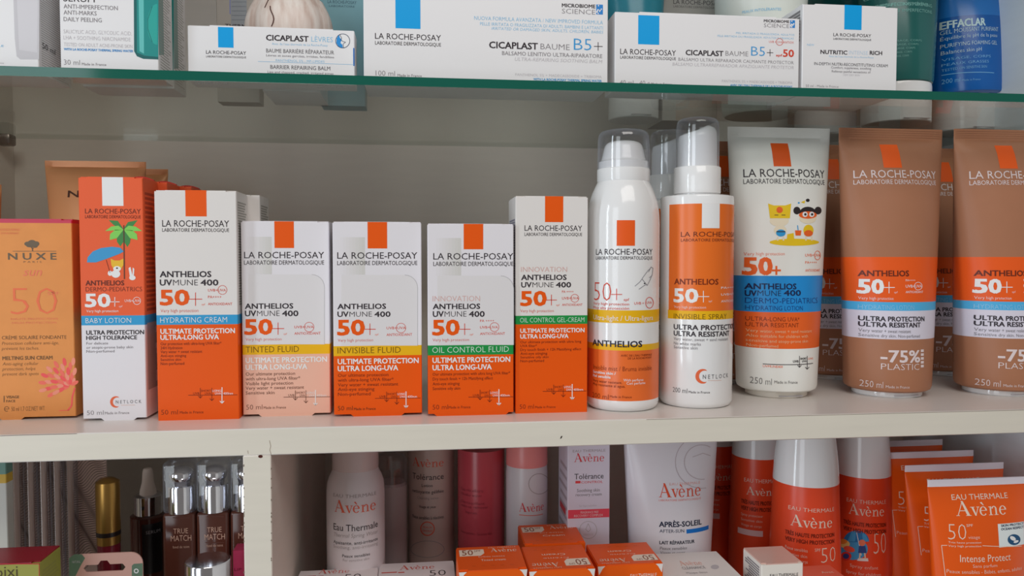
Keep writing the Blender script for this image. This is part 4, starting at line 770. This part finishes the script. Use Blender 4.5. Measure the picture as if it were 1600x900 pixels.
p.av(645, 693, 714, 727, AR); p.t('Tolérance', 645, 693, 738, 747, LK, 0); p.t('Lotion', 659, 676, 756, 760.5, LK, 0); p.t('nettoyante gélifiée', 645, 693, 763, 768, LK, 0); p.t('Cleansing lotion', 652, 685, 775, 779, LGY, -1); p.t('Visage et yeux', 655, 681, 789, 793, LK, 0); p.t('Peaux sensibles à réactives', 645, 693, 803, 808, LK, 0); p.ring(668, 826, 10.5, 1.6, AR); p.t('PEAUX', 661, 675, 822, 825, AR, 0); p.t('SENSIBLES', 660, 676, 827.5, 830.5, AR, 0); p.ring(668, 858, 26, .9, LGY, ry=13); b.build('bottle_body', root)
Y = .725; root, b, p, cx, R = can('lotion_bottle', 'rose pink bottle in the lower shelf behind the orange cartons', 'bottle', 752, Y, 36.5, [(698, 1)], ink((172, 64, 74), .25), 0); DR = ink((120, 36, 48))
p.lines([('Eau micellaire', 721, 755, 760, 765), ('Micellar water', 721, 753, 768, 772), ('Démaquillant', 721, 757, 780, 784), ('make-up remover', 721, 762, 786, 790), ('Visage et yeux', 727, 745, 797, 801), ('Peaux sensibles - Sensitive skin', 721, 768, 827, 831)], DR, -1); b.build('bottle_body', root)
Y = .705; root, b, p, cx, R = can('spray_can', 'white can with a pink cap in the lower shelf behind the stacked orange cartons', 'spray can', 823, Y, 32, [(735, 1), (731, .985), (724, .98)], ink((196, 192, 196), .3), 0); p.ring(842, 756, 16, .9, LGY); p.av(811, 849, 786, 799, ink((200, 60, 64))); p.line(811, 804, 848, 803, 1, AR); b.build('can_body', root)
cap_part('cap', root, cx, Y, [(at(823, 724, Y).z, R*.99), (at(823, 722, Y).z, R), (at(823, 700, Y).z, R*.99), (min(at(823, 688, Y).z, ZSB-.004), R*.9)], ink((222, 130, 128), .3))
c = Carton('cream_carton', 'narrow white carton with a pink red band standing in the lower shelf', 'carton', 887, 952.5, 690, 900, .66, .045, [(690, ink((204, 200, 214)))], z0=ZLO, yx=800); p = c.p
c.sidetext(-1, ink((170, 160, 170)), 16, .1, .9); AVR = ink((206, 66, 70)); p.t('EAU THERMALE', 895, 946, 703, 707, LGY, -1); p.av(897, 944, 709, 722, AVR); p.t('Tolérance', 897.5, 943, 740.5, 749, LK, 0); p.rect(899, 751.5, 907, 755.5, AVR, 1); p.t('CONTROL', 908, 942, 752, 755.5, AVR, 0); p.t('Soothing skin', 901.5, 937, 764, 769, GR, 0); p.t('recovery cream', 899.5, 940, 771, 775.5, GR, 0); p.t('for hypersensitive', 905, 932, 789, 792, LG, -1)
p.rect(887.5, 797, 952, 810.5, ink((214, 72, 88))); p.t('FRAGRANCE FREE', 907, 935, 799, 802.5, WT, -1, l=3); p.t('RECOVERY COMPLEX', 897, 942, 804.5, 808, WT, -1, l=3); p.ring(919, 828, 13.5, .8, LG); p.path([(919, 818), (915, 827), (919, 831), (923, 827), (919, 818)], .8, LG); p.t('D-SENSINOSE', 911, 927, 834, 837, LG, -1); c.side(-1).rect(875, 780, 884, 790, ink((200, 70, 80))); c.done()
def low_tube(name, label, cpx, Y, top_y, crimp_h, hwt, hwb, base, crimp_m, group=None, fl=.8):
    cx = at(cpx, 800, Y).x; T = at(cpx, top_y, Y).z if top_y else ZSB-.004; B = ZLO+.018; s1 = hw(cpx, 1, 800, Y); A1, A0 = hwt*s1, hwb*s1; ch = crimp_h*s1
    root = thing(name, label, 'tube', (cx, Y, ZLO), group); rows = [(B, A0*.9, A0*.9*fl), (B+.0015, A0*.97, A0*.97*fl)]
    for t in (0, .1, .2, .3, .4, .5, .6, .7, .8, .88, .94, .98): rows.append((B+.004+(T-ch-B-.004)*t, A0+(A1-A0)*t, max(.0012, A0*fl*math.sqrt(1-t**1.6))))
    rows += [(T-ch, A1, .0011), (T, A1, .001)]; S = Curv(cx, Y, interp(rows), False); mb = MB(); mm = [base]*(len(rows)-2)+[crimp_m]
    mb.loft(cx, Y, rows, mm); c = MB(); c.loft(cx, Y, [(z_, A0*k, A0*k*fl) for z_, k in ((ZLO, .84), (ZLO+.001, .86), (B-.002, .86), (B+.0004, .85))], WB); return root, mb, P(mb, S), c
AWH = ink((208, 206, 212), .3)
root, mb, p, cp = low_tube('lotion_tube', 'large white tube with a blue bar under its wording', 1047, .672, None, 14, 74, 58, AWH, AWH)
for r in (41, 27): p.ring(1096, 722, r, .9, ink((176, 164, 170)), a0=80, a1=300)
p.path([(1082, 714), (1098, 708), (1110, 712)], .9, ink((176, 164, 170))); p.t('EAU THERMALE', 1046, 1094, 754.5, 758.5, ink((214, 150, 140)), -1); p.av(1029.5, 1095, 756, 777, ink((206, 78, 50))); p.t('LABORATOIRE DERMATOLOGIQUE', 1029.5, 1095, 780, 783, AR, -1)
p.t('APRÈS-SOLEIL', 1030, 1096, 815, 823, ink((24, 34, 60)), 1); p.t('AFTER-SUN', 1030.5, 1069, 827, 832, ink((50, 60, 84)), 0); p.rect(1072.5, 825, 1107, 831.5, ink((20, 108, 190))); p.t('LAIT RÉPARATEUR', 1030.5, 1085, 845, 850, ink((40, 44, 60)), 1); p.t('Peaux sensibles', 1031, 1073, 854, 858.5, GR, 0, it=.15); p.t('Visage et corps', 1031, 1070, 861, 865, GR, 0, it=.15)
mb.build('tube_body', root); cp.build('cap', root)
# red spray bottles with white caps
SR = ink((220, 68, 34), .32); DBR = ink((110, 30, 14)); PWT = ink((240, 196, 180))
def red_spray(label, cpx, Y, hwp, capy, capt, kids=False):
    cx = at(cpx, 800, Y).x; R = hw(cpx, hwp, 800, Y); root = thing('spray_bottle', label, 'spray bottle', (cx, Y, ZLO), 'red spray bottles'); zc = at(cpx, capy, Y).z; H = zc-ZLO
    pts = [(ZLO, R*.9), (ZLO+.002, R*.98), (ZLO+.005, R)]+[(ZLO+H*t, R*(1.0-.09*max(0, t-.45)/.55)) for t in (.3, .45, .6, .75, .9, 1)]
    b = MB(); b.loft(cx, Y, [(z, r, r) for z, r in pts], SR); S = Curv(cx, Y, interp([(z, r, r) for z, r in pts]), True); p = P(b, S)
    zt = ZSB-.003; cap_ = MB(); lathe(cap_, cx, Y, curve_pts([(zc, R*.915), (zc+.002, R*.915), (zc+(zt-zc)*.35, R*.87), (zc+(zt-zc)*.8, R*.76), (zt-.001, R*.70), (zt, R*.6)], 4), WPL); cap_.build('cap', root)
    return root, b, p
def red_text(p, x0, x1, ye, ya0, ya1, yd, u1=None):
    p.t('EAU THERMALE', x0-3, x1+3, ye, ye+6, PWT, -1); p.av(x0, x1, ya0, ya1, PWT); p.t('TRÈS HAUTE PROTECTION', x0-8, x1+3, yd, yd+6, DBR, 1); p.t('VERY HIGH PROTECTION', x0-8, x1+3, yd+10, yd+16, DBR, 1)
root, b, p = red_spray('red spray bottle with white cap in front, nearest the small white carton', 1258, .66, 50.5, 748, 0)
red_text(p, 1235, 1300, 789, 803, 820, 827); p.lines([('Peaux sensibles', 1227, 1262, 851, 856), ('Sensitive skin', 1227, 1261, 860, 865), ('Visage et corps', 1229, 1262, 869, 874)], PWT, -1); p.t('SPF', 1273, 1282, 857, 862, PWT, -1); p.t('50', 1283, 1305, 856, 880, PWT, -2); b.build('bottle_body', root)
root, b, p = red_spray('red spray bottle with a beach picture and white cap', 1345, .70, 43, 736, 0)
red_text(p, 1326, 1381, 777, 786, 802, 811); p.t('50', 1365, 1384, 832, 866, PWT, -2); BS = ink((64, 146, 196)); BS2 = ink((40, 112, 170)); p.ell(1333, 858, 23, 17, BS, l=.8)
p.ell(1338, 846, 20, 17, BS2, l=1, a0=180, a1=360); p.poly([(1324, 846), (1331, 830), (1338, 829), (1336, 846)], BS, 1.3); p.poly([(1348, 846), (1347, 831), (1353, 836), (1358, 846)], BS, 1.3); p.line(1338, 829, 1346, 868, 1, WT, 1.5)
p.ell(1320, 850, 8, 6, ink((236, 186, 110)), l=1.6); p.ell(1317, 846, 7, 4, ink((214, 130, 50)), l=1.8); p.ell(1327, 858, 9, 4.5, ink((222, 80, 60)), 15, 1.7); p.ell(1347, 848, 5.2, 5, ink((228, 120, 90)), l=1.8)
p.poly([(1342, 853), (1352, 853), (1354, 864), (1341, 864)], ink((50, 70, 130)), 1.8); p.line(1344, 864, 1343, 873, 2.2, ink((236, 190, 160)), 1.8); p.line(1351, 864, 1352, 873, 2.2, ink((236, 190, 160)), 1.8); p.poly([(1339, 876), (1341, 872), (1356, 872), (1357, 877)], WT, 1.6)
p.ell(1322, 869, 8.5, 7, ink((196, 50, 44)), l=1.6); p.ell(1322, 869, 5, 4.2, ink((50, 60, 120)), l=2)
p.t('Spray enfant', 1328, 1372, 880, 885, PWT, -1); p.t('Spray for children', 1322, 1376, 889, 894, PWT, -1); b.build('bottle_body', root)
root, b, p = red_spray('red spray bottle with white cap behind, right of the large white tube', 1181, .735, 39, 709, 0)
red_text(p, 1166, 1212, 746, 760, 772, 779)
p.lines([('Spray protecteur', 1158, 1192, 800, 804), ('Sensitive skin', 1158, 1191, 808, 812), ('Visage et corps', 1158, 1190, 816, 820)], PWT, -1); p.rect(1152.5, 828, 1192, 837, ink((222, 180, 180))); b.build('bottle_body', root); r8 = root
q = at(1116, 800, .79); dup(r8, (q.x-r8.location.x, .055, 0), 'rearmost red spray bottle, in shadow beside the large white tube', 'red spray bottles')
# orange tubes with white crimps
CO = ink((226, 82, 12), .34); CWH = ink((216, 206, 214), .35)
root, mb, p, cp = low_tube('sunscreen_tube', 'front orange tube with white crimp at the lower right corner', 1531, .60, 747, 10, 82, 66, CO, CWH, 'orange tubes', .42)
p.t('EAU THERMALE', 1487, 1575, 772.5, 781, PWT, 0); p.av(1494, 1573, 784, 806, PWT); p.t('50', 1481.5, 1510, 818, 843, PWT, -2); p.t('SPF', 1510, 1520, 819, 823, PWT, 0); p.t('visage', 1513, 1531, 837, 842, PWT, -1); p.t('Très haute protection', 1481.5, 1533, 845.5, 848.5, PWT, 0); p.t('Very high protection', 1481.5, 1533, 851, 854, PWT, 0)
p.line(1471, 852, 1480, 852, .9, PWT); p.line(1535, 852.5, 1596, 853, .9, PWT); p.line(1471, 852, 1477, 900, .9, PWT); p.t('Intense Protect', 1500, 1579, 867, 878, PWT, 0); p.t('Sans parfum', 1520, 1558, 882, 887, PWT, -1); p.t('Peaux sensibles - Bébés, enfants, adultes', 1479, 1596, 889, 894.5, PWT, -1)
p.rect(1561, 817, 1600, 853.5, ink((206, 214, 222)), 1.5); p.t('SKIN PROTECT', 1564, 1599, 819.5, 823, NV, 1, l=3); p.t('OCEAN RESPECT', 1564, 1599, 825, 828.5, NV, 1, l=3); p.ell(1584, 843, 10, 8.5, ink((30, 74, 110)), l=3); p.ell(1582, 841, 5, 3, WT, 30, 3.5); p.ell(1587, 846, 4, 2, WT, -20, 3.5)
mb.build('tube_body', root); cp.build('cap', root); t0 = root
for (px, Y_, lab) in ((1490, .645, 'second orange tube with white crimp, just behind the front one'), (1447, .69, 'third orange tube with white crimp in the row'), (1402, .735, 'fourth orange tube, rearmost of the crimped row')):
    q = at(px, 800, Y_); dup(t0, (q.x-t0.location.x, Y_-.60, 0), lab, 'orange tubes')
# orange cartons standing upright, seen from above
OC = ink((226, 86, 12)); OTL = ink((206, 80, 24)); DKO = ink((120, 60, 30)); LBL = ink((210, 196, 180))  # OTL: lid orange darkened, shade under the shelf put into the colour
def up_carton(name, label, x0, x1, yfront, Yf, depth, m, lid, group=None, h=None):
    c = Carton(name, label, 'carton', x0, x1, yfront, 900, Yf, depth, [(yfront, m)], z0=ZLO, yx=yfront, lid=lid, group=group); return c
ctop = at(770, 890, .572).z
def oc_top(c, x0, x1, yb, yf, flip, words):
    """lid lettering in face fractions so that copies stay true"""
    t = c.top(); X0, X1, Y0, Y1 = c.X0, c.X1, c.Y, c.Yb
    class F:
        curved = False
        def uv(s, a, b_): return (X0+(X1-X0)*a, Y0+(Y1-Y0)*(1-b_)) if not flip else (X1-(X1-X0)*a, Y1-(Y1-Y0)*(1-b_))
        def pt(s, u, v, l): return (u, v, c.z1+l*LAY)
    q = P(t.mb, F())
    q.poly([(.04, .12), (.42, .12), (.42, .30), (.36, .40), (.04, .40)], LBL, 1); q.t('50', .08, .25, .14, .36, DKO, 0); q.t('SPF', .27, .37, .15, .23, DKO, -1); q.t('EAU THERMALE', .5, .93, .05, .09, PWT, -1); q.av(.52, .93, .11, .27, PWT)
    q.t(words[0], .32, .72, .42, .48, PWT, -1); q.t(words[1], .35, .72, .56, .64, PWT, 0); q.raw(glyphs('- - - - -'), .2, .82, .78, .86, ink((176, 70, 30)), 2)
def crease(c):                                # worn white paper at the front corners of the lid
    for sx in (c.X0, c.X1):
        d = 1 if sx == c.X0 else -1
        c.b.add([(sx, c.Y-.0001, c.z1-.001), (sx+d*.006, c.Y-.0001, c.z1-.0009), (sx+d*.004, c.Y-.0001, c.z1-.0028), (sx+d*.001, c.Y-.0001, c.z1-.008)], [(0, 1, 2, 3)], CREAM)
GRP = 'orange cartons in the lower shelf'
c = up_carton('sun_cream_carton', 'orange carton in the lower shelf, leftmost of the four, 50 upright on its lid', 717, 824, 890, .572, .047, OC, OTL, GRP); oc_top(c, 0, 0, 0, 0, False, ('Crème teintée', 'Tinted cream')); crease(c); c.p.av(740, 800, 905, 920, PWT); c.done()
c = up_carton('sun_cream_carton', 'orange carton in the lower shelf, front middle, lettering upside down', 827, 930, 889, .572, .048, OC, OTL, GRP); oc_top(c, 0, 0, 0, 0, True, ('Crème', 'Cream')); crease(c); c.done(); zb_ = c.z1
c = up_carton('sun_cream_carton', 'orange carton standing directly behind the front middle one, higher in view', 820, 915, 849, .624, .046, OC, OTL, GRP); oc_top(c, 0, 0, 0, 0, False, ('Crème', 'Cream')); c.done()
c = up_carton('sun_cream_carton', 'orange carton in the lower shelf, rightmost, beside the wide white carton', 934, 1036, 881, .586, .044, OC, OTL, GRP); oc_top(c, 0, 0, 0, 0, True, ('Crème', 'Cream')); crease(c); c.p.t('EAU THERMALE', 985, 1026, 897, 903, PWT, 0); c.done()
# white cartons
WC = ink((208, 203, 200)); 
c = up_carton('cream_carton', 'wide white carton with grey badge between the orange cartons and the small white carton', 1040, 1168, 912, .577, .064, WC, WC); t = P(c.lidmb, Top(c.z1)); t.av(1064, 1100, 877, 884, ink((222, 150, 130))); t.t('CLEANANCE', 1067.5, 1105, 886, 890, GR, 0); t.ell(1117, 886, 6.5, 3.5, LG); t.t('Masque détox', 1074, 1108, 894, 897, GR, -1); c.done()
c = up_carton('cream_carton', 'small glossy topped white carton in front of the red spray bottles', 1190, 1255, 880, .575, .035, ink((214, 208, 200)), ink((196, 160, 150), .15)); c.sidetext(-1, ink((120, 116, 120)), 22, .5, .97); c.p.t('EAU THERMALE', 1203, 1247, 897, 902, K, 0); c.done()
c = up_carton('sun_cream_carton', 'red lidded carton lying low in front of the red spray bottles', 1258, 1332, 911, .566, .034, ink((214, 84, 60)), ink((206, 92, 72), .25)); t = P(c.lidmb, Top(c.z1)); t.t('Avec', 1285, 1305, 893, 896, PWT, -1); c.done()
for (x0, x1, yf, Yf, dpt, lab, ax0, ax1, ay0, ay1) in ((456, 587, 922, .60, .04, 'white carton with red wording on its lid, nearest the divider', 497, 545, 890.5, 897), (588, 713, 916, .603, .048, 'white carton with red wording beside the leftmost orange carton', 624, 679, 884.5, 891)):
    c = up_carton('cream_carton', lab, x0, x1, yf, Yf, dpt, ink((208, 200, 202)), ink((208, 200, 202)), 'white cartons by the divider'); t = P(c.lidmb, Top(c.z1)); t.av(ax0, ax1, ay0, ay1, ink((196, 90, 80))); t.t('50', ax1-8, ax1+18, ay1+.5, ay1+9, LK, -1); t.rect(ax0-28, ay1+3.5, ax0-4, ay1+5, ink((190, 80, 70))); t.rect(ax0-2, ay1+3, ax0+8, ay1+4.5, ink((190, 80, 70))); c.done()

# ------------------------------------------------------------------ lower compartment, left of the divider
WVM = ink((196, 172, 166)); 
c = Carton('cosmetics_carton', 'teal and yellow carton at the far lower left edge', 'carton', -60, 11, 722, 900, .63, .01, [(722, ink((110, 150, 140))), (742, ink((206, 170, 70))), (756, ink((200, 200, 196)))], z0=ZLO, yx=800); c.p.t('soin', -40, -8, 770, 780, GR, 0); c.done()
# pack of clear tubes on a wavy patterned card
Y = .725; root = thing('brush_pack', 'pack of five clear ribbed tubes on a card patterned with wavy lines', 'pack', (at(90, 800, Y).x, Y, ZLO)); b = MB(); X0, X1 = at(14, 800, Y).x, at(167, 800, Y).x; zt = ZSB-.004
b.box(X0, X1, Y, Y+.002, ZLO, zt, ink((214, 188, 180), .5)); WV = ink((116, 92, 86))
for k in range(70):
    z = ZLO+.06+k*.002; 
    if z > zt-.002: break
    n = 46
    for j in range(n):
        u0, u1 = j/n, (j+1)/n; f = lambda u: z+.006*math.sin(u*9+k*.11)+.003*math.sin(u*23+k*.3)
        if f(u1) < zt-.001 and f(u0) < zt-.001: b.add([(X0+(X1-X0)*u0, Y-.0001, f(u0)), (X0+(X1-X0)*u1, Y-.0001, f(u1)), (X0+(X1-X0)*u1, Y-.0001, f(u1)+.0006), (X0+(X1-X0)*u0, Y-.0001, f(u0)+.0006)], [(0, 1, 2, 3)], WV)
b.build('backing_card', root)
for px in (34, 56, 76, 97, 117):
    b = MB(); x = at(px, 800, Y).x; lathe(b, x, Y-.0075, [(ZLO+.001, .0058), (zt-.004, .0058), (zt-.002, .005), (zt-.001, .002)], CLEAR, 24); tb = b.build('clear_tube', root)
    b = MB(); lathe(b, x, Y-.0075, [(ZLO+.002, .0026), (zt-.03, .0026), (zt-.012, .0034), (zt-.008, .0012)], ink((206, 180, 170), .5), 14); b.build('applicator', tb)
# gold lipstick tube
Y = .67; cpx = 169; cx = at(cpx, 800, Y).x; R = hw(cpx, 18.5, 800, Y); z = lambda y: at(cpx, y, Y).z
root = thing('lip_gloss_tube', 'slim tube with a gold cap and dark red base', 'lip gloss', (cx, Y, ZLO)); b = MB(); lathe(b, cx, Y, [(ZLO, R*.9), (ZLO+.001, R*.95), (z(848), R*.95)], ink((110, 24, 40), .25)); b.build('tube_body', root)
b = MB(); lathe(b, cx, Y, [(z(848), R*.97), (z(835), R*.97)], GOLD); b.build('gold_ring', root); b = MB(); lathe(b, cx, Y, [(z(835), R), (z(828), R)], ink((30, 22, 22), .3)); b.build('black_ring', root)
b = MB(); lathe(b, cx, Y, [(z(828), R), (z(756), R), (z(752), R*.97), (z(747), R*.55), (z(746), R*.1)], GOLD); b.build('cap', root)
# dropper bottle
Y = .715; cpx = 232; cx = at(cpx, 800, Y).x; s1 = hw(cpx, 1, 800, Y); z = lambda y: at(cpx, y, Y).z; root = thing('dropper_bottle', 'dark dropper bottle with a pale rubber bulb and black label', 'bottle', (cx, Y, ZLO)); b = MB()
rows = [(ZLO, 26*s1), (ZLO+.002, 27.5*s1), (z(804), 27.5*s1), (z(801), 22*s1)]; lathe(b, cx, Y, rows, ink((70, 34, 26), .12)); p = P(b, Curv(cx, Y, interp([(a, r, r) for a, r in rows]), True)); p.rect(223, 806, 254, 896, ink((20, 18, 20), .35)); p.t('SERUM', 228, 250, 830, 835, LG, -1, l=3); b.build('bottle_body', root)
b = MB(); lathe(b, cx, Y, [(z(802), 21.5*s1), (z(773), 21.5*s1), (z(771), 18*s1)], CHROME); b.build('collar', root); b = MB(); lathe(b, cx, Y, curve_pts([(z(772), 13*s1), (z(764), 12*s1), (z(752), 9*s1), (z(738), 8*s1), (z(732), 6*s1), (z(731), 1*s1)], 4), ink((206, 190, 180), .4)); b.build('bulb', root)
# three foundation bottles
Y = .665; cpx = 284; cx = at(cpx, 800, Y).x; s1 = hw(cpx, 1, 800, Y); z = lambda y: at(cpx, y, Y).z; zt = ZSB-.003
root = thing('foundation_bottle', 'brown foundation bottle with clear cap beside the dropper bottle', 'bottle', (cx, Y, ZLO), 'foundation bottles'); b = MB(); h = 25.5*s1
b.bbox(cx-h, cx+h, Y-h*.7, Y+h*.7, ZLO, z(797), ink((82, 44, 34), .15), .003, 3); p = P(b, Flat(Y-h*.7-.0001)); YY = Y-h*.7-.0001
TM = ink((206, 166, 146))
p.t('TRUE', 271, 294, 826, 834, TM, -1); p.t('MATCH', 267, 299, 837, 846, TM, -1); p.line(270, 809, 297, 809, 1, ink((90, 50, 40))); p.line(268, 850, 298, 850, .8, ink((90, 50, 40))); p.t('fond de teint', 270, 296, 853, 857, TM, -1); b.build('bottle_body', root)
b = MB(); lathe(b, cx, Y, [(z(798), h*.84), (z(760), h*.84), (z(757), h*.8)], CHROME); b.build('collar', root)
b = MB(); lathe(b, cx, Y, curve_pts([(z(757), h*.55), (z(752), h*.62), (z(744), h*.78), (z(736), h*.76), (z(731), h*.5), (z(729), h*.3)], 4), CHROME); b.build('pump_head', root)
b = MB(); b.bbox(cx-h*.97, cx+h*.97, Y-h*.68, Y+h*.68, z(797.5), min(z(719), zt), CLEAR, .003, 3); b.build('clear_cap', root); fb = root
for px, lab in ((336, 'brown foundation bottle with clear cap, middle of the three'), (388, 'brown foundation bottle half hidden by the divider')):
    q = at(px, 800, Y); dx = q.x-cx
    dx = min(dx, dx0-.0008-h-cx) if px == 388 else dx
    dup(fb, (dx, 0 if px != 388 else .0, 0), lab, 'foundation bottles')
# red topped lime box
c = up_carton('cosmetics_carton', 'lime green carton with crimson lid in the lower left corner', -40, 62, 880.5, .575, .032, ink((138, 138, 64)), ink((128, 18, 34), .35)); CR2 = ink((170, 24, 44)); c.p.line(-40, 881, 62, 881, 1.2, CR2); c.p.line(61.3, 881, 61.3, 900, 1, CR2); c.p.t('pixi', -6, 28, 885, 902, ink((70, 60, 30)), 0); c.sidetext(1, ink((130, 130, 70)), 30, .3, .95); c.done()
# pink hang card
Y = .61; root = thing('blister_card', 'pink hang card with a slot and green corner stickers', 'card', (at(165, 880, Y).x, Y, ZLO)); b = MB(); X0, X1, zt = at(108, 880, Y).x, at(223, 880, Y).x, at(165, 864.5, Y).z; r = .009
sl = []
def arc_pts(cx_, cz_, r_, a0, a1, n=6): return [(cx_+r_*math.cos(math.radians(a0+(a1-a0)*i/n)), cz_+r_*math.sin(math.radians(a0+(a1-a0)*i/n))) for i in range(n+1)]
hx0, hx1, hz0, hz1 = at(130, 885, Y).x, at(196, 885, Y).x, at(160, 893, Y).z, at(160, 882, Y).z; hm0, hm1, hzt = at(153, 880, Y).x, at(172, 880, Y).x, at(160, 876, Y).z
outer = [(X0, ZLO), (X1, ZLO)]+arc_pts(X1-r, zt-r, r, 0, 90)+arc_pts(X0+r, zt-r, r, 90, 180)
inner = [(hx0+.002, hz0), (hx1-.002, hz0), (hx1, (hz0+hz1)/2), (hx1-.002, hz1), (hm1, hz1), (hm1-.002, hzt), (hm0+.002, hzt), (hm0, hz1), (hx0+.002, hz1), (hx0, (hz0+hz1)/2)]
bm = bmesh.new(); E = []
for loop in (outer, inner):
    vv = [bm.verts.new((x, Y, z_)) for x, z_ in loop]; E += [bm.edges.new((vv[i], vv[(i+1) % len(vv)])) for i in range(len(vv))]
bmesh.ops.triangle_fill(bm, edges=E, use_beauty=True); ex = bmesh.ops.extrude_face_region(bm, geom=bm.faces[:]); bmesh.ops.translate(bm, verts=[g for g in ex['geom'] if isinstance(g, bmesh.types.BMVert)], vec=(0, .0012, 0)); bmesh.ops.recalc_face_normals(bm, faces=bm.faces[:]); bm.verts.index_update()
b.add([v.co[:] for v in bm.verts], [[v.index for v in f.verts] for f in bm.faces], ink((180, 140, 130))); bm.free()
p = P(b, Flat(Y)); GS = ink((84, 106, 88)); p.poly([(108, 900), (108, 872), (116, 866), (128, 866), (133, 872), (126, 884), (118, 900)], GS); p.t('NATURAL', 113, 126, 876, 880, LG, -1, l=3); p.poly([(206, 900), (206, 884), (209, 881), (223, 880), (223, 900)], GS); p.ring(213, 892, 3, 1.6, WT, 3); b.build('card', root)
# chrome capped bottle
Y = .61; cpx = 325; cx = at(cpx, 880, Y).x; R = hw(cpx, 35.5, 880, Y); zt = at(cpx, 874, Y).z; root = thing('cream_bottle', 'bottle with a broad chrome cap in front of the foundation bottles', 'bottle', (cx, Y, ZLO)); b = MB(); lathe(b, cx, Y, [(ZLO, R*.92), (ZLO+.002, R*.97), (zt-.03, R*.97)], ink((190, 190, 196), .2)); b.build('bottle_body', root)
b = MB(); lathe(b, cx, Y, [(zt-.03, R), (zt-.0012, R), (zt-.0004, R*.985), (zt, R*.96)], CHROME); b.build('cap', root)
c = Carton('cosmetics_carton', 'magenta carton squeezed against the divider beside the chrome capped bottle', 'carton', 364, 392, 860, 900, .64, .03, [(860, ink((170, 50, 84)))], z0=ZLO, yx=880, notch=False); c.p.t('LIP', 366, 378, 888, 892, ink((110, 20, 44)), 0)
c.done()
bpy.context.view_layer.update()
